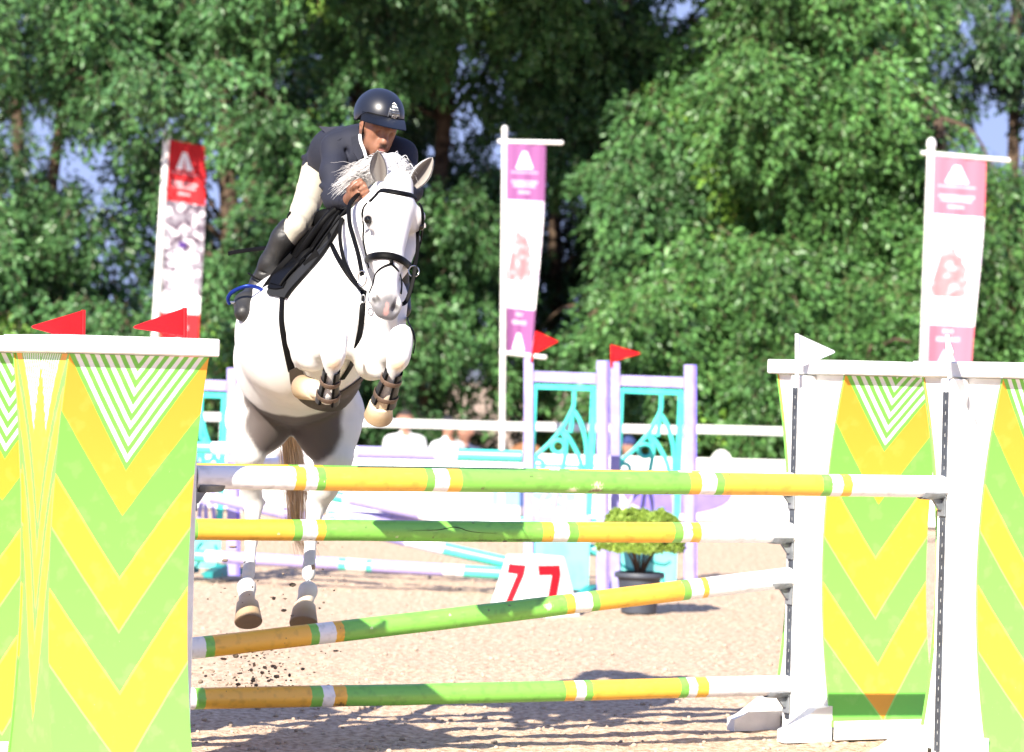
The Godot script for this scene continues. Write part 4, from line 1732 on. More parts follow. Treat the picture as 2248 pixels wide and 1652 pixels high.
	tree("broadleaf_tree", "leafy tree at the right picture edge behind the pink banner", "tree", Vector3(7.5, 0, -41.0),
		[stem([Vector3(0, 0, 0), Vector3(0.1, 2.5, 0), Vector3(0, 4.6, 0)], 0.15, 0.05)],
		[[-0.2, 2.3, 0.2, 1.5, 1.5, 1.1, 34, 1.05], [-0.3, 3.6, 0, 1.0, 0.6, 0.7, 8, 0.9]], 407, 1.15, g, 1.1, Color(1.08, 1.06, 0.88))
	tree("broadleaf_tree", "thin-leaved tree against open sky in the upper right corner", "tree", Vector3(6.9, 0, -45.5),
		[stem([Vector3(0, 0, 0), Vector3(0.1, 3.5, 0), Vector3(0.1, 8.6, 0)], 0.15, 0.05)],
		[[-0.4, 6.6, 0.2, 1.3, 1.1, 0.8, 18, 0.85]], 408, 0.75, g, 0.6)
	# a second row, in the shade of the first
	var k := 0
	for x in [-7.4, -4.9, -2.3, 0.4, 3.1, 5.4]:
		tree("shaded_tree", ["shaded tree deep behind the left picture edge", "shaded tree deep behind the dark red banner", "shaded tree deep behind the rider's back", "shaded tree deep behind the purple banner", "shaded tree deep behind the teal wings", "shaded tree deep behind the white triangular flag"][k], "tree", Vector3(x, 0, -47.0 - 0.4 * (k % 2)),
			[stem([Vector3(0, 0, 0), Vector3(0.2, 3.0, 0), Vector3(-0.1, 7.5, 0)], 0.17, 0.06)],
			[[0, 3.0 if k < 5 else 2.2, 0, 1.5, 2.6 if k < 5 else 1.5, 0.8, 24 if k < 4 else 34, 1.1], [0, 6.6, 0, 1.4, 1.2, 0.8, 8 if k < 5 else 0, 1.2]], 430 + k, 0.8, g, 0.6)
		k += 1
	var s := "bushes at the foot of the trees"
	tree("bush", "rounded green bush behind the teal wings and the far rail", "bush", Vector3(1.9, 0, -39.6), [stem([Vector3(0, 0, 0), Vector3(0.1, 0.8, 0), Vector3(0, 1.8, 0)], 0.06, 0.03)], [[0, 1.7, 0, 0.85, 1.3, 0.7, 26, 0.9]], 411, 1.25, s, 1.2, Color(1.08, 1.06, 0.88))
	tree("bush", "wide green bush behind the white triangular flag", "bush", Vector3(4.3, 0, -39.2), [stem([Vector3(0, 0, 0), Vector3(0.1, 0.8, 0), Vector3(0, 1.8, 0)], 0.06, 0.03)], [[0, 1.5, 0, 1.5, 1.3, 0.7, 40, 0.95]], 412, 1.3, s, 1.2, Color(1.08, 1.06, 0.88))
	tree("bush", "dim green bush behind the horse's forelegs and the far rail", "bush", Vector3(-1.9, 0, -40.2), [stem([Vector3(0, 0, 0), Vector3(0.1, 0.8, 0), Vector3(0, 1.6, 0)], 0.06, 0.03)], [[0, 1.2, 0, 1.5, 0.9, 0.6, 20, 0.85]], 413, 0.95, s, 0.9)
	tree("bush", "light green bush between the leftmost red flags and the horse", "bush", Vector3(-4.6, 0, -39.6), [stem([Vector3(0, 0, 0), Vector3(0.1, 0.8, 0), Vector3(0, 1.6, 0)], 0.06, 0.03)], [[0.2, 1.3, 0, 2.2, 1.0, 0.6, 32, 0.85]], 414, 1.25, s, 0.9)
	tree("bush", "green bush at the left picture edge above the closest wing", "bush", Vector3(-7.2, 0, -40.0), [stem([Vector3(0, 0, 0), Vector3(0.1, 0.8, 0), Vector3(0, 1.6, 0)], 0.06, 0.03)], [[0.2, 1.6, 0, 1.3, 1.3, 0.6, 24, 0.85]], 415, 1.25, s, 0.9)

# ---------------------------------------------------------------- the horse
class HorseBlob extends Blob:
	var muzzle := Vector3.ZERO
	var pink_a := Vector3.ZERO
	var pink_b := Vector3.ZERO
	var groin := []
	var feet := []
	var knees := []
	var ears := []
	var nz := FastNoiseLite.new()
	func paint(p: Vector3, nn: Vector3) -> Color:
		var w := nz.get_noise_3dv(p * 9.0)
		var c := Color(0.64, 0.635, 0.625)
		c = c.lerp(Color(0.52, 0.515, 0.51), clampf(w * 0.9 - 0.1, 0.0, 0.35))
		# dark groin skin, and the shade between the thighs painted in with it
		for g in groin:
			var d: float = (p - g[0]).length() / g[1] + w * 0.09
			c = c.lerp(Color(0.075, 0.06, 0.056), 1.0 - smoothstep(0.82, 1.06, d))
		# yellowish stain of the sand on the lower legs and under the knees
		for f in feet:
			var d: float = (p - f[0]).length() / f[1] + w * 0.25
			c = c.lerp(Color(0.60, 0.45, 0.28), 0.75 * (1.0 - smoothstep(0.5, 1.1, d)))
		# dark skin of the muzzle with a pink snip
		var dm := (p - muzzle).length() / 0.105 + w * 0.3
		c = c.lerp(Color(0.11, 0.105, 0.115), 0.92 * (1.0 - smoothstep(0.45, 1.1, dm)))
		if muzzle != Vector3.ZERO:
			var t := clampf((p - pink_a).dot(pink_b - pink_a) / (pink_b - pink_a).length_squared(), 0.0, 1.0)
			var dp := (p - pink_a.lerp(pink_b, t)).length() / 0.008 + w * 1.2
			c = c.lerp(Color(0.50, 0.27, 0.25), 0.8 * (1.0 - smoothstep(0.7, 1.3, dp)))
		for e in ears:      # bare dark skin round the eyes and in the nostrils
			var de: float = (p - e[0]).length() / e[1] + w * 0.3
			c = c.lerp(Color(0.055, 0.05, 0.05), e[2] * (1.0 - smoothstep(0.5, 1.0, de)))
		return c

var body_blob: HorseBlob
var head_blob: HorseBlob

func torso_bones(b: Blob) -> void:
	# trunk, rising towards the camera
	b.k = 0.08
	b.bone(P(778, 655, 14.48), P(670, 738, 14.95), 0.215, 0.308)
	b.bone(P(670, 738, 14.95), P(655, 790, 15.3), 0.308, 0.29)
	b.bone(P(655, 790, 15.3), P(648, 842, 15.62), 0.29, 0.24)
	b.k = 0.05
	b.bone(P(765, 690, 14.24), P(768, 740, 14.28), 0.12, 0.10)        # breast, in two halves
	b.bone(P(822, 690, 14.24), P(820, 745, 14.28), 0.105, 0.09)
	b.bone(P(795, 655, 14.16), P(796, 770, 14.14), 0.006, 0.006, Vector3.ZERO, 1.0, true)
	b.bone(P(845, 655, 14.45), P(836, 730, 14.38), 0.10, 0.11)
	b.bone(P(722, 600, 14.62), P(705, 730, 14.42), 0.10, 0.155)
	b.bone(P(752, 522, 14.78), P(690, 605, 15.12), 0.085, 0.15)   # withers and back
	# neck
	b.bone(P(782, 600, 14.62), P(818, 505, 14.52), 0.185, 0.125)
	b.bone(P(818, 505, 14.52), P(862, 428, 14.46), 0.125, 0.088)
	b.bone(P(772, 510, 14.74), P(868, 392, 14.50), 0.075, 0.055)  # crest

func foreleg_bones(b: Blob) -> void:
	b.k = 0.045
	b.bone(P(682, 748, 14.34), P(684, 768, 14.10), 0.10, 0.078)
	b.bone(P(672, 786, 14.30), P(690, 786, 14.06), 0.060, 0.055)
	b.k = 0.022
	b.bone(P(690, 768, 14.08), P(730, 757, 13.9), 0.072, 0.046)
	b.bone(P(722, 740, 13.90), P(719, 778, 13.85), 0.030, 0.033)      # knee: two bony columns
	b.bone(P(749, 742, 13.90), P(743, 780, 13.85), 0.030, 0.031)
	b.bone(P(736, 738, 13.885), P(731, 788, 13.835), 0.036, 0.036)
	b.bone(P(720, 796, 13.865), P(742, 796, 13.865), 0.022, 0.022)
	b.bone(P(730, 796, 13.85), P(722, 858, 13.95), 0.034, 0.027)
	b.bone(P(720, 864, 13.96), P(718, 872, 13.98), 0.037, 0.036)
	b.bone(P(716, 866, 14.0), P(682, 853, 14.12), 0.034, 0.038)
	b.k = 0.045
	b.bone(P(822, 778, 14.34), P(838, 778, 14.10), 0.095, 0.076)
	b.bone(P(814, 806, 14.30), P(832, 806, 14.06), 0.060, 0.055)
	b.k = 0.022
	b.bone(P(838, 782, 14.08), P(876, 762, 13.9), 0.072, 0.048)
	b.bone(P(870, 735, 13.91), P(863, 778, 13.86), 0.031, 0.033)
	b.bone(P(895, 738, 13.91), P(886, 782, 13.86), 0.031, 0.031)
	b.bone(P(884, 730, 13.895), P(874, 790, 13.84), 0.036, 0.037)
	b.bone(P(862, 797, 13.87), P(884, 797, 13.87), 0.022, 0.022)
	b.bone(P(870, 796, 13.85), P(849, 858, 13.95), 0.036, 0.028)
	b.bone(P(847, 864, 13.96), P(843, 874, 13.97), 0.039, 0.040)
	b.bone(P(842, 876, 13.97), P(835, 893, 14.0), 0.040, 0.044)

func hindleg_bones(b: Blob) -> void:
	b.k = 0.06
	b.bone(P(598, 850, 15.56), P(570, 915, 15.46), 0.165, 0.150)
	b.bone(P(570, 915, 15.46), P(578, 938, 15.44), 0.150, 0.115)
	b.bone(P(560, 940, 15.4), P(547, 992, 15.34), 0.125, 0.076)
	b.k = 0.025
	b.bone(P(547, 992, 15.34), P(547, 1050, 15.46), 0.076, 0.055)
	b.bone(P(547, 1050, 15.46), P(556, 1106, 15.55), 0.055, 0.048)
	b.ball(P(573, 1104, 15.6), 0.024)
	b.bone(P(556, 1110, 15.54), P(551, 1190, 15.42), 0.044, 0.027)
	b.bone(P(551, 1190, 15.42), P(545, 1262, 15.27), 0.027, 0.032)
	b.ball(P(541, 1290, 15.22), 0.046)
	b.bone(P(541, 1294, 15.2), P(542, 1322, 15.17), 0.036, 0.040)
	b.k = 0.06
	b.bone(P(690, 850, 15.56), P(717, 908, 15.46), 0.165, 0.168)
	b.bone(P(717, 908, 15.46), P(716, 952, 15.42), 0.168, 0.135)
	b.bone(P(726, 955, 15.4), P(733, 1004, 15.36), 0.125, 0.088)
	b.k = 0.025
	b.bone(P(733, 1004, 15.36), P(714, 1070, 15.48), 0.088, 0.062)
	b.bone(P(714, 1070, 15.48), P(697, 1106, 15.56), 0.062, 0.052)
	b.bone(P(693, 1112, 15.55), P(682, 1182, 15.44), 0.046, 0.028)
	b.bone(P(682, 1182, 15.44), P(677, 1262, 15.28), 0.028, 0.033)
	b.ball(P(676, 1297, 15.22), 0.046)
	b.bone(P(675, 1300, 15.2), P(668, 1328, 15.17), 0.037, 0.042)

func head_bones(b: Blob) -> void:
	b.bone(P(874, 408, 14.36), P(866, 456, 14.25), 0.068, 0.086)
	b.bone(P(866, 462, 14.24), P(852, 572, 14.06), 0.088, 0.060)
	b.bone(P(852, 572, 14.06), P(846, 642, 13.96), 0.060, 0.047)
	b.bone(P(846, 642, 13.96), P(846, 668, 13.95), 0.047, 0.045)
	b.bone(P(817, 470, 14.22), P(820, 488, 14.22), 0.042, 0.036)      # brow over each eye
	b.bone(P(913, 476, 14.28), P(908, 494, 14.28), 0.042, 0.036)
	b.bone(P(832, 520, 14.32), P(833, 575, 14.22), 0.066, 0.045)      # cheeks
	b.bone(P(890, 525, 14.37), P(876, 582, 14.25), 0.066, 0.045)
	b.bone(P(862, 520, 14.44), P(852, 640, 14.12), 0.08, 0.05)        # lower jaw
	b.bone(P(852, 640, 14.12), P(850, 688, 14.03), 0.05, 0.034)
	b.ball(P(828, 657, 13.94), 0.034)
	b.ball(P(865, 670, 13.96), 0.034)
	b.bone(P(840, 684, 13.945), P(856, 690, 13.955), 0.028, 0.027)

func eye_ray(u: float, v: float) -> Vector3:
	return (P(u, v, 1.0) - Vector3(0, CAM_HEIGHT, 0)).normalized()

func on_skin(b: Blob, u: float, v: float, lift: float) -> Array:
	# the point of the hide that the sight line meets, lifted off it, and the hide's normal there
	var from := Vector3(0, CAM_HEIGHT, 0)
	var d := eye_ray(u, v)
	var t := b.march(from, d, 13.3, 17.0)
	var p := from + d * absf(t)
	var nn := b.normal_at(p, b.everything())
	if t < 0.0:
		p -= nn * b.dist(p, b.everything())
	return [p + nn * lift, nn]

func strap(b: Blob, pts: Array, half_w: float, half_t: float, called: String, m: Material, parent: Node, lift := 0.003, steps := 4) -> void:
	var px := []
	for q in pts:
		px.append(Vector2(q[0], q[1]))
	var line := PackedVector3Array()
	var nn := PackedVector3Array()
	for q in curve2(px, steps):
		var hit := on_skin(b, q.x, q.y, lift)
		line.append(hit[0])
		nn.append(hit[1])
	for rep in 2:      # ease the line
		var l2 := line.duplicate()
		var n2 := nn.duplicate()
		for i in range(1, line.size() - 1):
			l2[i] = (line[i - 1] + line[i] * 2.0 + line[i + 1]) * 0.25
			n2[i] = (nn[i - 1] + nn[i] * 2.0 + nn[i + 1]).normalized()
		line = l2
		nn = n2
	var mb := MB.new()
	mb.sweep(line, same(line.size(), half_w), same(line.size(), half_t), 10, nn, 0.6)
	put(mb, called, m, parent)

func hoof(parent: Node, top: Vector3, bottom: Vector3, r0: float, r1: float, called := "hoof") -> void:
	var mb := MB.new()
	var y := (top - bottom).normalized()
	var x := y.cross(Vector3.BACK).normalized()
	var h := top.distance_to(bottom)
	mb.colored = true
	mb.col = Color(0.46, 0.34, 0.20)
	mb.lathe(PackedVector2Array([Vector2(0.0, 0.004), Vector2(r1 * 0.8, 0.0), Vector2(r1 * 0.98, 0.003), Vector2(r1, 0.008), Vector2(lerpf(r1, r0, 0.5), h * 0.5), Vector2(r0, h), Vector2(r0 * 0.9, h * 1.06), Vector2(0, h * 1.1)]), 28, Transform3D(Basis(x, y, x.cross(y)), bottom))
	for i in mb.v.size():
		var hh := (mb.v[i] - bottom).dot(y) / h
		var c := Color(0.40, 0.29, 0.17).lerp(Color(0.24, 0.17, 0.11), 0.5 + 0.5 * sin(hh * 21.0 + 1.0)) if hh < 0.9 else Color(0.6, 0.5, 0.36)
		mb.c[i] = c
	put(mb, called, M.hoof, parent)

func ear(parent: Node, root: Vector3, tip: Vector3, width: float, facing: Vector3) -> void:
	# a cupped leaf: pale outside, grey hair inside
	var y := tip - root
	var h := y.length()
	y = y.normalized()
	var z := (facing - y * facing.dot(y)).normalized()
	var x := y.cross(z)
	var shell: Node = parent
	for inside in 2:
		var mb := MB.new()
		mb.colored = true
		var rows := 12
		var cols := 10
		for j in rows + 1:
			var t := float(j) / rows
			var w := width * (pow(sin(PI * clampf(0.14 + 0.86 * t, 0, 1)), 0.75)) if t < 1.0 else 0.0
			for i in cols + 1:
				var a := lerpf(-1.9, 1.9, float(i) / cols)
				var k := 0.86 if inside == 1 else 1.0
				var p := root + y * (t * h * (0.985 if inside == 1 else 1.0)) + x * (sin(a) * w * k) - z * (cos(a) * w * 0.75 * k) - z * (h * 0.10 * t * t - 0.01) + z * (0.0 if inside == 0 else -0.0)
				var nn := (x * sin(a) - z * cos(a)).normalized() * (1.0 if inside == 0 else -1.0)
				mb.col = Color(0.66, 0.65, 0.64) if inside == 0 else Color(0.10, 0.085, 0.075).lerp(Color(0.45, 0.42, 0.39), absf(a) / 1.9 * 0.75)
				mb.vert(p, nn)
		for j in rows:
			for i in cols:
				var q := j * (cols + 1) + i
				mb.tri(q, q + 1, q + cols + 1)
				mb.tri(q + 1, q + cols + 2, q + cols + 1)
		shell = put(mb, "ear" if inside == 0 else "ear_lining", M.hide, shell)

func hair(mb: MB, pts: Array, r: float, c: Color) -> void:
	mb.col = c
	var l := curve(pts, 4)
	var w := PackedFloat32Array()
	for i in l.size():
		var t := float(i) / (l.size() - 1)
		w.append(r * (1.0 - 0.85 * t))
	mb.sweep(l, w, w, 3, PackedVector3Array(), 0.0, false)

func horse() -> void:
	M.hide = vmat(0.62, noise_tex(0.05, 4, 81), 0.035, Vector3.ONE * 5.0)
	M.hide.rim_enabled = true
	M.hide.rim = 0.15
	M.hoof = vmat(0.55, noise_tex(0.05, 4, 82), 0.15, Vector3.ONE * 5.0)
	M.hair = vmat(0.5)
	M.hair.backlight_enabled = true
	M.hair.backlight = Color(0.5, 0.5, 0.5)
	body_blob = HorseBlob.new()
	body_blob.k = 0.07
	torso_bones(body_blob)
	foreleg_bones(body_blob)
	hindleg_bones(body_blob)
	head_blob = HorseBlob.new()
	head_blob.k = 0.038
	head_bones(head_blob)
	body_blob.nz.seed = 5
	body_blob.nz.frequency = 1.0
	head_blob.nz.seed = 6
	head_blob.nz.frequency = 1.0
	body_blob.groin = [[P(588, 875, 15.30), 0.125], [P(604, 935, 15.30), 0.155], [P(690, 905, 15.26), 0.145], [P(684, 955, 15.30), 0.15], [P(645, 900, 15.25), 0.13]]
	body_blob.feet = [[P(682, 853, 14.05), 0.07], [P(838, 888, 13.93), 0.06], [P(542, 1318, 15.12), 0.075], [P(668, 1325, 15.12), 0.075], [P(732, 800, 13.8), 0.05], [P(872, 800, 13.8), 0.05]]
	head_blob.muzzle = P(845, 682, 13.90)
	head_blob.ears = [[P(808, 484, 14.19), 0.036, 0.75], [P(921, 497, 14.27), 0.036, 0.75]]
	for q in [[818, 640, 827, 664], [873, 658, 867, 680]]:     # nostrils
		var a: Vector3 = on_skin(head_blob, q[0], q[1], -0.002)[0]
		var b: Vector3 = on_skin(head_blob, q[2], q[3], -0.004)[0]
		head_blob.bone(a, b, 0.0085, 0.0155, Vector3.ZERO, 1.0, true)
		head_blob.ears.append([a.lerp(b, 0.7), 0.028, 0.98])
	head_blob.pink_a = P(852, 655, 13.89)
	head_blob.pink_b = P(846, 690, 13.91)
	var o := thing("horse", "grey-white horse jumping over the oxer towards the camera, forelegs folded", "horse", P(645, 1380, 15.2))
	var off := o.position
	var mb := MB.new()
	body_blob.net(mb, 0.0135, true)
	head_blob.net(mb, 0.0075, true)
	for i in mb.v.size():
		mb.v[i] -= off
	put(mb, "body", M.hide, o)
	hoof(o, P(690, 857, 14.09) - off, P(662, 850, 14.20) - off, 0.046, 0.055)
	hoof(o, P(836, 888, 13.985) - off, P(830, 917, 14.04) - off, 0.052, 0.064)
	hoof(o, P(543, 1326, 15.16) - off, P(545, 1368, 15.10) - off, 0.052, 0.066)
	hoof(o, P(668, 1332, 15.16) - off, P(666, 1372, 15.10) - off, 0.053, 0.067)
	ear(o, P(836, 398, 14.40) - off, P(828, 330, 14.36) - off, 0.042, Vector3(-0.25, 0, 1))
	ear(o, P(905, 408, 14.42) - off, P(950, 346, 14.40) - off, 0.043, Vector3(0.35, -0.1, 1))
	# eyes
	for e in [[P(808, 483, 14.185), 1.0], [P(923, 497, 14.275), 1.0]]:
		var hit: Vector3 = e[0]
		var em := MB.new()
		em.sphere(hit - off, Vector3(0.018, 0.020, 0.018), 14, 10)
		var eye_part := put(em, "eye", M.eye, o)
		var lid := MB.new()
		lid.colored = true
		lid.col = Color(0.30, 0.28, 0.28)
		var arc := []
		for k in 7:
			var a := lerpf(-0.3, PI + 0.3, k / 6.0)
			arc.append(hit - off + Vector3(cos(a) * 0.021, sin(a) * 0.021, 0.006))
		lid.tube(curve(arc, 3), 0.005, 0.005, 6)
		put(lid, "eyelid", M.hide, eye_part)
	# mane blown to one side, forelock, tail
	var r := RandomNumberGenerator.new()
	r.seed = 31
	var mane := MB.new()
	mane.colored = true
	# the thick of it, then locks and loose ends
	var thick := Blob.new()
	thick.k = 0.04
	thick.bone(P(897, 392, 14.47), P(862, 362, 14.52), 0.030, 0.046)
	thick.bone(P(862, 362, 14.52), P(822, 372, 14.58), 0.046, 0.040)
	thick.bone(P(822, 372, 14.58), P(796, 404, 14.62), 0.040, 0.030)
	thick.net(mane, 0.011)
	for i in mane.v.size():
		mane.v[i] -= off
		mane.c[i] = Color(0.74, 0.735, 0.725)
	for k in 900:
		var t := pow(r.randf(), 0.8)
		var root := P(lerpf(908, 790, t) + r.randfn(0, 5), lerpf(388, 405, t) - 40 * sin(t * PI) + r.randfn(0, 6), lerpf(14.49, 14.63, t) + r.randfn(0, 0.03))
		var l := r.randf_range(0.3, 1.0) * (0.55 + 0.5 * t)
		var side := -1.0 if r.randf() < 0.85 else 0.55
		var a := root + Vector3(side * 0.022 * l, r.randf_range(0.0, 0.022), 0.02 + r.randfn(0, 0.015))
		var b := a + Vector3(side * 0.055 * l, r.randf_range(-0.025, 0.008), r.randfn(0, 0.02))
		var c := b + Vector3(side * 0.055 * l, -0.012 - 0.05 * r.randf() * l, r.randfn(0, 0.02))
		var g := r.randf_range(0.5, 0.82)
		hair(mane, [root - off, a - off, b - off, c - off], r.randf_range(0.0016, 0.0036), Color(g, g * 0.99, g * 0.97))
	for k in 70:       # fine flyaway ends
		var root := P(r.randf_range(775, 815), r.randf_range(355, 398), 14.56)
		var l := r.randf_range(0.04, 0.12)
		var dy := r.randf_range(-0.07, 0.02)
		hair(mane, [root - off, root - off + Vector3(-l * 0.4, dy * 0.2 + 0.01, 0.02), root - off + Vector3(-l * 0.75, dy * 0.6, r.randfn(0, 0.02)), root - off + Vector3(-l, dy, r.randfn(0, 0.03))], 0.0013, Color(0.6, 0.58, 0.56))
	put(mane, "mane", M.hair, o)
	var tail := MB.new()
	tail.colored = true
	for k in 520:
		var s := r.randfn(0, 1.0)
		var q := r.randf()
		var wild := 1.0 if r.randf() > 0.07 else 3.0
		var pts := [P(637 + s * 5, 905, 15.9), P(636 + s * 8, 960, 15.95 + r.randfn(0, 0.02)), P(645 + s * 10, 1030, 16.0 + r.randfn(0, 0.03)), P(650 + s * 10 * wild, 1100, 16.0 + r.randfn(0, 0.03))]
		if q > 0.35:
			pts.append(P(652 + s * 9 * wild, 1150 + r.randf() * 30, 16.0))
		if q > 0.8:
			pts.append(P(672 + s * 14 * wild, 1215 + r.randfn(0, 12), 16.0))
		for i in pts.size():
			pts[i] -= off
		var g := r.randf_range(0.7, 1.1)
		hair(tail, pts, r.randf_range(0.0014, 0.003), Color(0.95 * g, 0.70 * g, 0.42 * g))
	put(tail, "tail", M.hair, o)

func sheet(b: Blob, left: Array, right: Array, lift: float, thick: float, cols: int, called: String, m: Material, parent: Node, puff := 0.0) -> void:
	# a piece of leather or cloth lying on the hide between two edges
	var la := []
	var ra := []
	for q in left:
		la.append(Vector2(q[0], q[1]))
	for q in right:
		ra.append(Vector2(q[0], q[1]))
	var lc := curve2(la, 5)
	var rc := curve2(ra, 5)
	var rows := mini(lc.size(), rc.size())
	var outer := []
	var inner := []
	for j in rows:
		for i in cols + 1:
			var s := float(i) / cols
			var q := lc[j].lerp(rc[j], s)
			var hit := on_skin(b, q.x, q.y, 0.0)
			var dome := puff * sin(PI * s) * sin(PI * clampf(float(j) / (rows - 1), 0.05, 0.95))
			outer.append([hit[0] + hit[1] * (lift + thick + dome), hit[1]])
			inner.append([hit[0] + hit[1] * lift, hit[1]])
	var mb := MB.new()
	for layer in 2:
		var src: Array = outer if layer == 0 else inner
		var base := mb.v.size()
		for q in src:
			mb.vert(q[0], q[1] * (1.0 if layer == 0 else -1.0))
		for j in rows - 1:
			for i in cols:
				var w := base + j * (cols + 1) + i
				mb.tri(w, w + 1, w + cols + 1)
				mb.tri(w + 1, w + cols + 2, w + cols + 1)
	for j in rows - 1:
		for e in [0, cols]:
			var a: int = j * (cols + 1) + e
			var c: int = a + cols + 1
			mb.quad(inner[a][0], outer[a][0], outer[c][0], inner[c][0])
	for i in cols:
		for e in [0, rows - 1]:
			var a: int = e * (cols + 1) + i
			mb.quad(inner[a][0], outer[a][0], outer[a + 1][0], inner[a + 1][0])
	put(mb, called, m, parent)

func ring(parent: Node, at: Vector3, r: float, t: float, facing: Vector3, called: String, m: Material, squash := 1.0) -> void:
	var mb := MB.new()
	var z := facing.normalized()
	var x := Vector3.UP.cross(z).normalized()
	var y := z.cross(x)
	var pts := PackedVector3Array()
	for k in 25:
		var a := TAU * k / 24.0
		pts.append(at + x * (cos(a) * r * squash) + y * (sin(a) * r))
	mb.sweep(pts, same(25, t), same(25, t), 8, PackedVector3Array(), 0.0, false)
	put(mb, called, m, parent)

func tack() -> void:
	var lm: Material = M.leather
	var whole := Blob.new()
	whole.k = 0.06
	torso_bones(whole)
	head_bones(whole)
	var torso := Blob.new()
	torso.k = 0.07
	torso_bones(torso)
	# bridle
	var b := thing("bridle", "black leather bridle with padded browband and flash noseband on the horse's head", "bridle")
	strap(head_blob, [[803, 432], [813, 421], [840, 420], [868, 424], [895, 429], [921, 435]], 0.0125, 0.006, "browband", lm, b, 0.005)
	strap(head_blob, [[803, 576], [814, 567], [835, 563], [860, 565], [880, 573], [895, 585]], 0.0165, 0.008, "noseband", lm, b, 0.011)
	strap(head_blob, [[858, 572], [858, 580]], 0.009, 0.005, "flash_loop", lm, b, 0.008)
	strap(head_blob, [[858, 580], [835, 591], [817, 614], [809, 642]], 0.0055, 0.003, "flash_strap", lm, b)
	strap(head_blob, [[858, 580], [874, 596], [881, 620], [879, 645]], 0.0055, 0.003, "flash_strap", lm, b)
	strap(head_blob, [[801, 440], [797, 470], [795, 510], [795, 550], [797, 592]], 0.0085, 0.004, "cheekpiece", lm, b, 0.008)
	strap(head_blob, [[922, 445], [926, 480], [922, 530], [906, 590]], 0.0085, 0.004, "cheekpiece", lm, b, 0.008)
	ring(b, P(795, 612, 14.03), 0.034, 0.0035, Vector3(-0.75, 0, 0.6), "bit_ring", M.chrome, 0.9)
	ring(b, P(908, 596, 14.12), 0.024, 0.003, Vector3(0.3, 0.1, 1.0), "bit_ring", M.chrome)
	# reins
	var r := thing("reins", "pair of black leather reins running from the rider's hand to the bit", "reins")
	rein(r, [P(789, 424, 14.52), P(768, 447, 14.40), P(767, 488, 14.30), P(776, 522, 14.22), P(787, 562, 14.12), P(795, 605, 14.03)], 0.0105, 0.0022, "rein")
	rein(r, [P(915, 470, 14.34), P(917, 540, 14.22), P(910, 590, 14.12)], 0.009, 0.0022, "rein")
	rein(r, [P(912, 585, 14.12), P(903, 630, 14.08), P(890, 664, 14.05), P(873, 668, 14.02)], 0.0095, 0.0022, "rein")
	# breastplate and martingale
	var m := thing("breastplate", "dark leather breastplate straps across the horse's shoulder and chest", "harness")
	strap(whole, [[729, 480], [722, 512], [733, 548], [750, 582], [776, 620], [795, 640]], 0.0115, 0.003, "shoulder_strap", lm, m, 0.004)
	rein(m, [P(749, 478, 14.45), P(746, 522, 14.38), P(754, 568, 14.30), P(768, 600, 14.22), P(790, 634, 14.12)], 0.009, 0.0022, "martingale_strap")
	strap(torso, [[798, 640], [796, 668], [792, 712], [783, 764], [771, 800], [750, 832]], 0.0135, 0.0035, "chest_strap", lm, m, 0.004)
	strap(body_blob, [[893, 700], [903, 725], [910, 755], [909, 775]], 0.008, 0.003, "loose_strap", lm, m, 0.006)
	ring(m, P(797, 656, 14.06), 0.017, 0.003, Vector3(-0.3, 0, 1.0), "ring", M.chrome, 0.6)
	# girth with stud guard
	var g := thing("girth", "wide dark brown belly girth with stud guard under the horse's chest", "girth")
	strap(body_blob, [[621, 645], [620, 672], [619, 705], [624, 740], [632, 778], [641, 816]], 0.019, 0.004, "girth_strap", lm, g, 0.004)
	sheet(torso, [[636, 812], [640, 845], [660, 878], [700, 898], [745, 898], [792, 872], [832, 822]], [[662, 800], [668, 822], [686, 846], [712, 860], [742, 860], [778, 838], [812, 808]], 0.004, 0.006, 8, "stud_guard", M.brown, g)
	# saddle cloth and saddle, seen from the horse's right side
	var sc := thing("saddle_cloth", "black quilted saddle cloth under the saddle flap", "saddle pad")
	sheet(whole, [[728, 470], [688, 500], [648, 548], [612, 600], [592, 640], [592, 650]], [[758, 482], [737, 520], [706, 568], [668, 612], [642, 640], [632, 656]], 0.004, 0.012, 10, "pad", M.quilt, sc)
	strap(whole, [[597, 632], [615, 634], [632, 630]], 0.017, 0.004, "keeper", lm, sc, 0.020)
	var s := thing("saddle", "black leather jumping saddle with rounded pommel and knee roll", "saddle")
	sheet(whole, [[728, 462], [690, 488], [652, 534], [622, 582], [604, 618], [600, 630]], [[752, 470], [728, 506], [696, 548], [664, 590], [642, 612], [626, 634]], 0.018, 0.010, 10, "flap", lm, s, 0.012)
	strap(whole, [[752, 470], [728, 506], [696, 548], [664, 590], [642, 612], [626, 634]], 0.006, 0.007, "flap_edge", lm, s, 0.030)
	strap(whole, [[742, 474], [716, 506], [688, 542], [666, 572]], 0.020, 0.018, "knee_roll", lm, s, 0.038)
	strap(whole, [[758, 482], [737, 520], [706, 568], [668, 612], [642, 640], [632, 656]], 0.005, 0.006, "binding", lm, sc, 0.014)
	var seat := Blob.new()
	seat.k = 0.04
	seat.bone(P(744, 476, 14.84), P(716, 492, 15.02), 0.045, 0.062)
	seat.bone(P(716, 492, 15.02), P(690, 520, 15.30), 0.062, 0.075)
	seat.bone(P(736, 482, 14.80), P(690, 540, 14.84), 0.030, 0.034)
	seat.bone(P(690, 540, 14.84), P(650, 590, 14.82), 0.034, 0.024)
	var sm := MB.new()
	seat.net(sm, 0.009)
	put(sm, "seat", lm, s)
	# stirrup on its leather
	var st := thing("stirrup", "blue and steel safety stirrup round the rider's boot on a black leather", "stirrup")
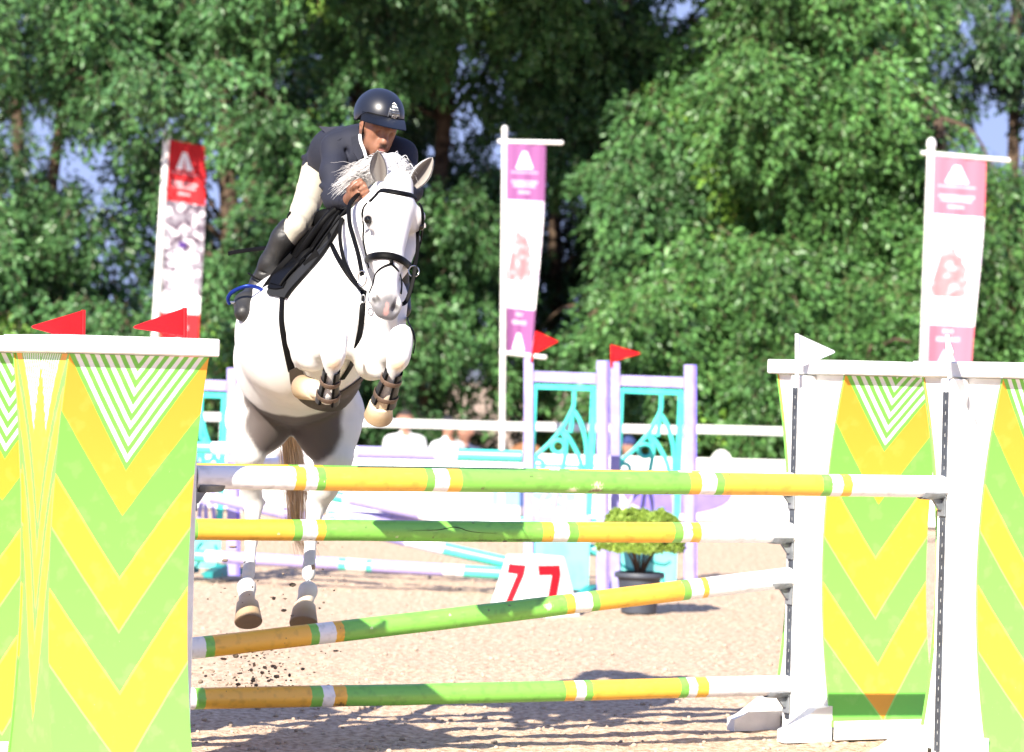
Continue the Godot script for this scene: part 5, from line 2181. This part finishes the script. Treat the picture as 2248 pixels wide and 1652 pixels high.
	rein(st, [P(640, 560, 14.72), P(610, 592, 14.74), P(585, 626, 14.78), P(577, 640, 14.80)], 0.013, 0.003, "stirrup_leather")
	var iron := MB.new()
	var ip := curve([P(503, 668, 14.82), P(500, 655, 14.80), P(512, 640, 14.77), P(540, 629, 14.75), P(566, 632, 14.76), P(580, 645, 14.80), P(573, 664, 14.86)], 5)
	iron.sweep(ip, same(ip.size(), 0.009), same(ip.size(), 0.006), 8)
	put(iron, "bow", M.blue_metal, st)
	var tread := MB.new()
	slat(tread, P(499, 664, 14.84), P(574, 668, 14.88), 0.012, 0.05, 0.003)
	put(tread, "tread", M.chrome, st)
	rein(st, [P(582, 545, 15.0), P(548, 549, 15.1), P(520, 553, 15.15), P(501, 557, 15.2)], 0.010, 0.002, "loose_leather_end")
	# leg boots
	leg_boot("brown-strapped leg boot on the foreleg folded under the saddle side", [P(728, 812, 13.86), P(724, 842, 13.92), P(719, 876, 13.98)], 0.038, 0.054)
	leg_boot("brown-strapped leg boot on the foreleg held out to the side of the horse's head", [P(865, 815, 13.86), P(857, 838, 13.9), P(843, 880, 13.97)], 0.040, 0.057)

func rein(parent: Node, pts: Array, hw: float, ht: float, called: String) -> void:
	var mb := MB.new()
	var c := curve(pts, 5)
	var nn := PackedVector3Array()
	for i in c.size():
		nn.append(Vector3(-0.25, 0.1, 1).normalized())
	mb.sweep(c, same(c.size(), hw), same(c.size(), ht), 8, nn, 0.6)
	put(mb, called, M.leather, parent)

func leg_boot(label: String, line: Array, r0: float, r1: float) -> void:
	var o := thing("leg_boot", label, "horse boot", Vector3.ZERO, 0.0, "leg boots on the folded forelegs")
	# shell: open at the front, wrapped round the back of the leg
	var c := curve(line, 5)
	var ax: Vector3 = (line[2] - line[0]).normalized()
	var fr := (Vector3.BACK - ax * Vector3.BACK.dot(ax)).normalized()
	var sd := ax.cross(fr)
	for e in [-1.0, 1.0]:
		var mb := MB.new()
		var base := 0
		var rows := c.size()
		for layer in 2:
			base = mb.v.size()
			for j in rows:
				var t := float(j) / (rows - 1)
				var r := lerpf(r0, r1, t * t) - 0.005 * layer
				for i in 9:
					var a: float = lerpf(0.55, PI, i / 8.0) * e
					var d := fr * cos(a) + sd * sin(a)
					mb.vert(c[j] + d * r + ax * (0.012 * sin(i * 0.8) * (1.0 if j == rows - 1 else 0.0)), d * (1.0 if layer == 0 else -1.0))
			for j in rows - 1:
				for i in 8:
					var w := base + j * 9 + i
					mb.tri(w, w + 1, w + 9)
					mb.tri(w + 1, w + 10, w + 9)
		var shell_part := put(mb, "shell", M.boot_shell, o)
		var edge := MB.new()
		var ep := PackedVector3Array()
		for j in rows:
			var t := float(j) / (rows - 1)
			var r := lerpf(r0, r1, t * t)
			ep.append(c[j] + (fr * cos(0.55) + sd * (sin(0.55) * e)) * r)
		edge.sweep(ep, same(rows, 0.006), same(rows, 0.005), 8)
		put(edge, "padded_edge", M.leather, shell_part)
	for k in [0.42, 0.80]:
		var at: Vector3 = c[int(k * (c.size() - 1))]
		var r := lerpf(r0, r1, k * k) + 0.003
		var mb := MB.new()
		var pts := PackedVector3Array()
		var nn := PackedVector3Array()
		for i in 21:
			var a := lerpf(-1.7, 1.7, i / 20.0)
			var d := fr * cos(a) + sd * sin(a)
			pts.append(at + d * r)
			nn.append(d)
		mb.sweep(pts, same(21, 0.012), same(21, 0.0025), 8, nn, 0.6)
		put(mb, "strap", M.brown_strap, o)

# ---------------------------------------------------------------- the rider
class SkinBlob extends Blob:
	var beard := []
	var lips := Vector3.ZERO
	var nz := FastNoiseLite.new()
	func paint(p: Vector3, _nn: Vector3) -> Color:
		var w := nz.get_noise_3dv(p * 60.0)
		var c := Color(0.27, 0.125, 0.075).lerp(Color(0.22, 0.10, 0.06), 0.5 + 0.5 * w)
		for q in beard:
			var d: float = (p - q[0]).length() / q[1] + w * 0.25
			c = c.lerp(Color(0.045, 0.032, 0.028), q[2] * (1.0 - smoothstep(0.7, 1.15, d)))
		var dl := (p - lips).length() / 0.016
		c = c.lerp(Color(0.42, 0.17, 0.15), 0.8 * (1.0 - smoothstep(0.6, 1.1, dl)))
		return c

func fingers(b: Blob, wrist: Vector3, palm: Vector3, across: Vector3, down: Vector3, fwd: Vector3) -> void:
	# a fist closed on the rein: palm, four bent fingers and a thumb along the top
	b.bone(wrist, wrist.lerp(palm, 0.6), 0.027, 0.027)
	b.bone(wrist.lerp(palm, 0.6) + across * -0.018, palm + across * -0.020, 0.023, 0.020)
	b.bone(wrist.lerp(palm, 0.6) + across * 0.018, palm + across * 0.022, 0.022, 0.019)
	var len_ := [0.036, 0.042, 0.039, 0.031]
	for k in 4:
		var root := palm + across * (0.030 - 0.021 * k)
		var l: float = len_[k]
		var j1 := root + fwd * l * 0.85 + down * 0.006
		var j2 := j1 + down * l * 0.75 - fwd * 0.004
		var j3 := j2 - fwd * l * 0.65 + down * 0.002
		b.bone(root, j1, 0.0105, 0.0098)
		b.bone(j1, j2, 0.0098, 0.009)
		b.bone(j2, j3, 0.009, 0.0082)
	var th := wrist.lerp(palm, 0.45) + across * 0.03
	b.bone(th, th + fwd * 0.03 + across * 0.012, 0.013, 0.0115)
	b.bone(th + fwd * 0.03 + across * 0.012, th + fwd * 0.056 + down * 0.012, 0.0115, 0.0095)

func rider() -> void:
	M.skin = vmat(0.5, noise_tex(0.06, 4, 91), 0.05, Vector3.ONE * 8.0)
	M.skin.subsurf_scatter_enabled = true
	M.skin.subsurf_scatter_strength = 0.15
	M.jacket = surf(Color(0.085, 0.10, 0.165), Color(0.065, 0.08, 0.135), 0.8, 92)
	M.breeches = surf(Color(0.72, 0.695, 0.635), Color(0.67, 0.64, 0.58), 0.8, 93)
	M.tall_boot = surf(Color(0.07, 0.07, 0.075), Color(0.17, 0.165, 0.16), 0.5, 94)
	M.shell = mat(Color(0.07, 0.085, 0.125), 0.40)
	M.shell.clearcoat_enabled = true
	M.shell.clearcoat = 0.25
	M.shell.clearcoat_roughness = 0.25
	var o := thing("person", "rider in navy jacket, cream breeches, black boots and dark helmet, crouched over the horse's neck", "person", P(685, 500, 15.2))
	var off := o.position
	# head frame: the face is turned down and to the picture's right
	var H := P(829, 282, 14.90)
	var f := Vector3(0.42, -0.30, 0.85).normalized()
	var up := (Vector3(0.13, 1, 0.0) - f * Vector3(0.13, 1, 0.0).dot(f)).normalized()
	var sd := up.cross(f).normalized()          # towards the picture's right
	var skin := SkinBlob.new()
	skin.k = 0.03
	skin.nz.frequency = 1.0
	# slim body inside the clothes, so that the figure is one piece
	skin.bone(H - up * 0.09 - f * 0.02, P(800, 335, 15.05), 0.055, 0.06)
	skin.bone(P(800, 335, 15.05), P(740, 345, 15.28), 0.09, 0.09)
	skin.bone(P(740, 345, 15.28), P(705, 380, 15.45), 0.09, 0.07)
	skin.bone(P(760, 325, 15.05), P(738, 330, 15.02), 0.04, 0.04)
	skin.bone(P(738, 330, 15.02), P(736, 430, 14.84), 0.04, 0.033)
	skin.bone(P(736, 430, 14.84), P(762, 438, 14.66), 0.033, 0.026)
	skin.bone(P(840, 330, 15.05), P(880, 345, 15.0), 0.04, 0.04)
	skin.bone(P(880, 345, 15.0), P(900, 420, 14.9), 0.04, 0.03)
	skin.bone(P(900, 420, 14.9), P(870, 430, 14.62), 0.03, 0.026)
	skin.bone(P(700, 385, 15.4), P(677, 440, 15.15), 0.055, 0.05)
	skin.bone(P(677, 440, 15.15), P(650, 496, 14.92), 0.045, 0.028)
	skin.bone(P(648, 496, 14.93), P(572, 615, 15.0), 0.028, 0.018)
	skin.bone(P(572, 615, 15.0), P(545, 668, 14.88), 0.018, 0.016)
	skin.bone(P(745, 385, 15.45), P(850, 470, 15.2), 0.055, 0.045)
	skin.bone(P(850, 470, 15.2), P(880, 640, 15.25), 0.04, 0.028)
	var mb := MB.new()
	skin.net(mb, 0.014, true)
	var face := SkinBlob.new()
	face.k = 0.022
	face.nz.frequency = 1.0
	face.ball(H + up * 0.035, 0.088)
	face.bone(H - up * 0.02 + f * 0.02, H - up * 0.05 + f * 0.03, 0.068, 0.056)
	face.bone(H - up * 0.075 + f * 0.055 + sd * 0.012, H - up * 0.075 + f * 0.055 - sd * 0.012, 0.034, 0.034)
	face.bone(H - up * 0.108 + f * 0.062 - sd * 0.008, H - up * 0.108 + f * 0.062 + sd * 0.008, 0.022, 0.022)
	for e in [-1.0, 1.0]:
		face.bone(H - up * 0.02 + f * 0.05 + sd * (0.036 * e), H - up * 0.075 + f * 0.035 + sd * (0.042 * e), 0.03, 0.024)
		face.bone(H + up * 0.012 + f * 0.078 + sd * (0.016 * e), H + up * 0.01 + f * 0.068 + sd * (0.045 * e), 0.014, 0.013)
		face.ball(H - up * 0.006 + f * 0.092 + sd * (0.031 * e), 0.0135, Vector3.ZERO, 1.0, true)
		face.ball(H - up * 0.042 + f * 0.095 + sd * (0.012 * e), 0.0105)
	face.bone(H + up * 0.005 + f * 0.088, H - up * 0.038 + f * 0.108, 0.009, 0.0125)
	face.bone(H - up * 0.066 + f * 0.092 - sd * 0.014, H - up * 0.066 + f * 0.092 + sd * 0.014, 0.0085, 0.0085)
	face.bone(H - up * 0.081 + f * 0.088 - sd * 0.011, H - up * 0.081 + f * 0.088 + sd * 0.011, 0.0095, 0.0095)
	face.bone(H - up * 0.074 + f * 0.103 - sd * 0.016, H - up * 0.074 + f * 0.103 + sd * 0.016, 0.0035, 0.0035, Vector3.ZERO, 1.0, true)
	face.bone(H - up * 0.06, P(806, 330, 15.0), 0.052, 0.056)
	for e in [-1.0, 1.0]:      # ears
		face.bone(H + up * 0.005 + sd * (0.082 * e), H - up * 0.035 + sd * (0.080 * e) + f * 0.004, 0.017, 0.011, sd, 1.7)
		face.ball(H - up * 0.008 + sd * (0.094 * e) + f * 0.004, 0.009, Vector3.ZERO, 1.0, true)
	face.lips = H - up * 0.078 + f * 0.098
	face.beard = [[H - up * 0.056 + f * 0.10, 0.022, 0.85], [H - up * 0.108 + f * 0.078, 0.03, 0.55], [H - up * 0.085 + f * 0.02 - sd * 0.062, 0.05, 0.32], [H - up * 0.03 - sd * 0.078 + f * 0.02, 0.022, 0.6], [H - up * 0.085 + f * 0.02 + sd * 0.062, 0.05, 0.32]]
	face.net(mb, 0.0046, true)
	var hand := SkinBlob.new()
	hand.k = 0.010
	hand.nz.frequency = 1.0
	fingers(hand, P(764, 438, 14.64), P(784, 415, 14.53), Vector3(-0.45, 0.75, 0.2).normalized(), Vector3(0.35, -0.35, 0.80).normalized(), Vector3(0.80, 0.42, 0.15).normalized())
	fingers(hand, P(868, 432, 14.62), P(846, 412, 14.58), Vector3(0.3, 0.9, 0.1).normalized(), Vector3(-0.2, -0.3, 0.9).normalized(), Vector3(-0.95, 0.2, 0.1).normalized())
	hand.net(mb, 0.0046, true)
	for i in mb.v.size():
		mb.v[i] -= off
	put(mb, "body", M.skin, o)
	# jacket
	var j := Blob.new()
	j.k = 0.035
	j.bone(P(713, 366, 15.46), P(737, 338, 15.3), 0.108, 0.122)
	j.bone(P(737, 338, 15.3), P(800, 330, 15.07), 0.122, 0.128)
	j.bone(P(800, 340, 15.05), P(850, 345, 15.05), 0.118, 0.10)
	j.bone(P(765, 312, 15.02), P(738, 326, 15.02), 0.06, 0.068)
	j.bone(P(738, 326, 15.02), P(733, 380, 14.92), 0.068, 0.062)
	j.bone(P(733, 380, 14.92), P(735, 437, 14.82), 0.062, 0.050)
	j.bone(P(735, 437, 14.82), P(759, 440, 14.66), 0.050, 0.037)
	j.bone(P(840, 318, 15.0), P(882, 340, 15.0), 0.06, 0.068)
	j.bone(P(882, 340, 15.0), P(902, 420, 14.9), 0.066, 0.05)
	j.bone(P(902, 420, 14.9), P(872, 432, 14.66), 0.048, 0.037)
	j.bone(P(705, 372, 15.42), P(690, 388, 15.36), 0.085, 0.060)      # skirts of the coat over the hip
	j.bone(P(735, 392, 15.42), P(760, 405, 15.36), 0.075, 0.05)
	# creases pressed into the cloth
	for q in [[P(700, 345, 15.30), P(722, 366, 15.22)], [P(668, 356, 15.36), P(700, 372, 15.30)], [P(706, 396, 14.90), P(728, 408, 14.85)], [P(706, 420, 14.84), P(740, 412, 14.76)], [P(712, 330, 15.14), P(720, 378, 14.99)], [P(760, 330, 14.95), P(764, 380, 14.93)], [P(694, 378, 15.28), P(704, 388, 15.26)]]:
		j.bone(q[0] , q[1], 0.010, 0.006, Vector3.ZERO, 1.0, true)
	# raised folds at the elbow, the waist and across the back
	j.k = 0.02
	for q in [[P(704, 408, 14.86), P(738, 424, 14.75)], [P(708, 430, 14.83), P(742, 420, 14.745)], [P(722, 396, 14.87), P(752, 388, 14.86)], [P(668, 362, 15.37), P(712, 386, 15.30)], [P(664, 345, 15.40), P(706, 356, 15.28)], [P(690, 318, 15.32), P(716, 300, 15.20)], [P(716, 318, 15.08), P(712, 372, 14.97)], [P(756, 346, 14.95), P(748, 396, 14.88)]]:
		j.bone(q[0], q[1], 0.010, 0.007)
	var jm := MB.new()
	j.net(jm, 0.0085)
	for i in jm.v.size():
		jm.v[i] -= off
	var jacket_part := put(jm, "jacket", M.jacket, o)
	# collar and lapel
	var lap := MB.new()
	lap.prism(PackedVector2Array([Vector2(0, 0), Vector2(0.075, 0.035), Vector2(0.085, -0.03), Vector2(0.04, -0.12), Vector2(0.012, -0.075)]), 0.006, Transform3D(Basis.from_euler(Vector3(-0.25, 0.15, 0.0)), P(770, 302, 14.90) - off))
	put(lap, "lapel", M.jacket, jacket_part)
	var fl := MB.new()
	fl.prism(PackedVector2Array([Vector2(-0.02, 0.008), Vector2(0.10, 0.0), Vector2(0.12, -0.05), Vector2(0.04, -0.05)]), 0.006, Transform3D(Basis.from_euler(Vector3(-0.4, -0.2, 0.0)), P(708, 281, 15.22) - off))
	put(fl, "collar_flap", M.jacket, jacket_part)
	var tie := MB.new()
	tie.sweep(curve([P(790, 296, 14.86) - off, P(792, 312, 14.84) - off, P(799, 330, 14.83) - off, P(804, 348, 14.83) - off], 4), same(13, 0.008), same(13, 0.006), 8)
	put(tie, "shirt_collar", M.flag_white, o)
	# breeches
	var br := Blob.new()
	br.k = 0.010
	br.bone(P(696, 372, 15.42), P(683, 418, 15.24), 0.075, 0.070)
	br.bone(P(683, 418, 15.24), P(668, 462, 15.03), 0.070, 0.065)
	br.bone(P(668, 462, 15.03), P(650, 498, 14.91), 0.065, 0.054)
	br.bone(P(649, 496, 14.90), P(628, 530, 14.93), 0.055, 0.045)
	br.bone(P(722, 380, 15.48), P(700, 385, 15.45), 0.09, 0.09)
	br.bone(P(742, 390, 15.45), P(850, 470, 15.2), 0.08, 0.06)
	var bm := MB.new()
	br.net(bm, 0.010)
	for i in bm.v.size():
		bm.v[i] -= off
	put(bm, "breeches", M.breeches, o)
	# boots
	for leg in 2:
		var bt := Blob.new()
		bt.k = 0.02
		if leg == 0:
			bt.bone(P(634, 506, 14.93), P(622, 525, 14.93), 0.058, 0.058)
			bt.bone(P(622, 525, 14.93), P(592, 578, 14.96), 0.058, 0.049)
			bt.bone(P(592, 578, 14.96), P(570, 622, 15.0), 0.049, 0.043)
			bt.bone(P(570, 622, 15.0), P(562, 642, 15.0), 0.045, 0.043)
			bt.bone(P(562, 642, 14.99), P(541, 668, 14.86), 0.048, 0.057)
			bt.bone(P(541, 668, 14.86), P(534, 687, 14.79), 0.057, 0.042)
			for q in [[P(556, 612, 14.96), P(582, 622, 14.94)], [P(552, 624, 14.95), P(578, 634, 14.93)], [P(570, 596, 14.94), P(592, 602, 14.93)], [P(640, 510, 14.86), P(612, 505, 14.88)]]:
				bt.bone(q[0], q[1], 0.006, 0.004, Vector3.ZERO, 1.0, true)
		else:
			bt.bone(P(852, 480, 15.2), P(872, 560, 15.2), 0.055, 0.055)
			bt.bone(P(872, 560, 15.2), P(880, 640, 15.25), 0.055, 0.04)
			bt.bone(P(880, 640, 15.25), P(884, 680, 15.1), 0.045, 0.04)
		var bo := MB.new()
		bt.net(bo, 0.008)
		for i in bo.v.size():
			bo.v[i] -= off
		put(bo, "boot", M.tall_boot, o)
	for q in 3:
		var bt2 := MB.new()
		bt2.sphere(P(786 + q * 2, 352 + q * 13, 14.90 - q * 0.004) - off, Vector3(0.007, 0.007, 0.004), 10, 6)
		put(bt2, "button", M.leather, jacket_part)
	var seam := MB.new()
	var sp := curve([P(756, 300, 14.97) - off, P(741, 309, 14.95) - off, P(722, 322, 14.98) - off, P(710, 345, 15.0) - off], 4)
	seam.sweep(sp, same(13, 0.003), same(13, 0.003), 6)
	put(seam, "shoulder_seam", M.jacket, jacket_part)
	var cuff := MB.new()
	cuff.sweep(curve([P(637, 466, 14.93) - off, P(632, 480, 14.88) - off, P(645, 503, 14.86) - off, P(658, 512, 14.87) - off], 4), same(13, 0.006), same(13, 0.004), 8)
	put(cuff, "boot_top_edge", M.leather, o)
	var spur := MB.new()
	spur.sweep(curve([P(545, 600, 14.95) - off, P(556, 608, 14.93) - off, P(572, 616, 14.94) - off, P(588, 612, 14.97) - off], 4), same(13, 0.007), same(13, 0.003), 8)
	put(spur, "spur_strap", M.leather, o)
	helmet(o, off, H, f, up, sd)
	# riding whip held against the horse's shoulder
	var w := thing("riding_whip", "short black riding whip with a leather flap, lying along the horse's shoulder", "whip", P(785, 425, 14.5))
	var wm := MB.new()
	var wo := w.position
	wm.tube(curve([P(787, 428, 14.50) - wo, P(738, 486, 14.50) - wo, P(690, 552, 14.52) - wo], 4), 0.006, 0.004, 8)
	put(wm, "shaft", M.leather, w)
	var wf := MB.new()
	wf.prism(PackedVector2Array([Vector2(0.03, 0.045), Vector2(0.045, 0.015), Vector2(0.005, -0.055), Vector2(-0.035, -0.025)]), 0.004, Transform3D(Basis.from_euler(Vector3(0, -0.4, 0.0)), P(680, 568, 14.52) - wo))
	put(wf, "flap", M.leather, w)

func helmet(o: Node, off: Vector3, H: Vector3, f: Vector3, up: Vector3, sd: Vector3) -> void:
	var c := P(832, 250, 14.90)
	var hf := (f + up * 0.10).normalized()
	var hu := (up - hf * up.dot(hf)).normalized()
	var hs := hu.cross(hf)
	var B := Basis(hs, hu, hf)
	var R := Vector3(0.113, 0.118, 0.140)
	var mb := MB.new()
	var rows := 18
	var cols := 40
	for j in rows + 1:
		for i in cols + 1:
			var a := TAU * i / cols
			var front := cos(a)           # 1 towards the face
			var low := lerpf(2.0, 1.56, smoothstep(-0.1, 0.6, front))
			var th := low * j / rows
			var d := Vector3(sin(th) * sin(a), cos(th), sin(th) * cos(a))
			var ridge := 1.0 + 0.012 * smoothstep(0.10, 0.0, absf(absf(d.x) - 0.42)) * smoothstep(0.0, 0.4, d.y)
			mb.vert(c - off + B * (d * R * ridge), (B * (d / R)).normalized())
	for j in rows:
		for i in cols:
			var q := j * (cols + 1) + i
			mb.tri(q, q + 1, q + cols + 1)
			mb.tri(q + 1, q + cols + 2, q + cols + 1)
	var hm := put(mb, "helmet", M.shell, o)
	# rim round the lower edge
	var rim := MB.new()
	var rp := PackedVector3Array()
	for i in cols + 1:
		var a := TAU * i / cols
		var th := lerpf(2.0, 1.56, smoothstep(-0.1, 0.6, cos(a)))
		rp.append(c - off + B * (Vector3(sin(th) * sin(a), cos(th), sin(th) * cos(a)) * R))
	rim.sweep(rp, same(cols + 1, 0.004), same(cols + 1, 0.004), 6, PackedVector3Array(), 0.0, false)
	put(rim, "rim", M.leather, hm)
	# peak
	var pk := MB.new()
	var n := 24
	for layer in 2:
		var base := pk.v.size()
		for i in n + 1:
			var a := lerpf(-1.25, 1.25, float(i) / n)
			var th := 1.56
			var root := Vector3(sin(th) * sin(a), cos(th), sin(th) * cos(a)) * R
			for k in 5:
				var t := k / 4.0
				var outw := 0.062 * cos(a * 1.2) * t
				var p := root + Vector3(sin(a) * outw * 0.35, -0.030 * t * t - 0.010 * t, outw) + Vector3(0, -0.004 * layer, 0)
				pk.vert(c - off + B * p, (B * Vector3(0, 1, 0.35 + t * 0.4)).normalized() * (1.0 if layer == 0 else -1.0))
		for i in n:
			for k in 4:
				var q := base + i * 5 + k
				pk.tri(q, q + 1, q + 5)
				pk.tri(q + 1, q + 6, q + 5)
	put(pk, "peak", M.shell, hm)
	# arched air vent with rows of slots and raised lettering
	var vent := MB.new()
	var bars := MB.new()
	var va := 0.10
	for i in 9:
		var a := lerpf(-0.24, 0.24, i / 8.0)
		var hgt := 0.60 * sqrt(maxf(0.0, 1.0 - pow(a / 0.26, 2.0)))
		if i < 8:
			var a2 := lerpf(-0.24, 0.24, (i + 1) / 8.0)
			var h2 := 0.60 * sqrt(maxf(0.0, 1.0 - pow(a2 / 0.26, 2.0)))
			for k in 8:
				var q := []
				for e in [[a, hgt, k], [a2, h2, k], [a2, h2, k + 1], [a, hgt, k + 1]]:
					var el: float = 0.03 + e[1] * e[2] / 8.0
					q.append(c - off + B * (Vector3(cos(el) * sin(e[0] + va), sin(el), cos(el) * cos(e[0] + va)) * R * 1.012))
				vent.quad(q[0], q[1], q[2], q[3], (B * Vector3(sin(a + va), 0.3, cos(a + va))).normalized())
		var seg := int(hgt / 0.055)
		for k in seg:
			var e0 := 0.10 + k * 0.055
			var p0 := Vector3(cos(e0) * sin(a + va + 0.012 * (k % 2)), sin(e0), cos(e0) * cos(a + va + 0.012 * (k % 2))) * R * 1.02
			var e1 := e0 + 0.036
			var p1 := Vector3(cos(e1) * sin(a + va), sin(e1), cos(e1) * cos(a + va)) * R * 1.02
			bars.tube(PackedVector3Array([c - off + B * p0, c - off + B * p1]), 0.0022, 0.0022, 5)
	put(vent, "vent", M.leather, hm)
	put(bars, "vent_grille", M.chrome, hm)
	var frame := MB.new()
	var fp := []
	for i in 17:
		var s := lerpf(-1.0, 1.0, i / 16.0)
		var el := 0.03 + 0.62 * sqrt(maxf(0.0, 1.0 - s * s))
		fp.append(c - off + B * (Vector3(cos(el) * sin(0.26 * s + va), sin(el), cos(el) * cos(0.26 * s + va)) * R * 1.014))
	frame.tube(curve(fp, 2), 0.0035, 0.0035, 6)
	put(frame, "vent_frame", M.shell, hm)
	var tm := TextMesh.new()
	tm.text = "KEP"
	tm.font_size = 16
	tm.pixel_size = 0.0011
	tm.depth = 0.004
	var tx := MeshInstance3D.new()
	tx.name = "lettering"
	tx.mesh = tm
	tx.material_override = M.chrome
	var te := 0.08
	tx.transform = Transform3D(B * Basis(Vector3.UP, va) * Basis(Vector3.RIGHT, -0.15), c - off + B * (Vector3(cos(te) * sin(va), sin(te), cos(te) * cos(va)) * R * 1.03))
	hm.add_child(tx)
	# chin harness
	var hs_ := MB.new()
	hs_.sweep(curve([H - sd * 0.082 + up * 0.02 + f * 0.02 - off, H - sd * 0.080 - up * 0.03 + f * 0.022 - off, H - sd * 0.066 - up * 0.085 + f * 0.028 - off, H - sd * 0.03 - up * 0.125 + f * 0.04 - off, H - up * 0.135 + f * 0.05 - off, H + sd * 0.045 - up * 0.115 + f * 0.04 - off, H + sd * 0.078 - up * 0.03 + f * 0.02 - off], 4), same(25, 0.008), same(25, 0.003), 8)
	put(hs_, "chin_strap", M.leather, hm)

func horse_and_rider() -> void:
	M.chrome = mat(Color(0.78, 0.78, 0.76), 0.22, 1.0)
	M.eye = mat(Color(0.02, 0.014, 0.012), 0.08)
	M.brown = surf(Color(0.27, 0.235, 0.20), Color(0.20, 0.17, 0.145), 0.7, 83)
	M.brown_strap = surf(Color(0.42, 0.34, 0.29), Color(0.30, 0.24, 0.20), 0.6, 84)
	M.boot_shell = surf(Color(0.17, 0.18, 0.20), Color(0.11, 0.115, 0.13), 0.5, 85)
	M.quilt = surf(Color(0.075, 0.08, 0.09), Color(0.05, 0.055, 0.065), 0.85, 86)
	M.blue_metal = mat(Color(0.10, 0.20, 0.55), 0.3, 0.6)
	var before := get_child_count()
	horse()
	tack()
	rider()
	# a horse of modest height: the whole group is brought to size about its hind feet and set down over the oxer
	var size := 0.915
	var feet_drawn := P(645, 1380, 15.2)
	var feet := P(645, 1380, 13.908)
	for i in range(before, get_child_count()):
		var o: Node3D = get_child(i)
		o.position = feet + (o.position - feet_drawn) * size
		o.scale = Vector3.ONE * size

func _ready() -> void:
	sky_and_light()
	materials()
	ground()
	oxer()
	backdrop()
	trees()
	horse_and_rider()
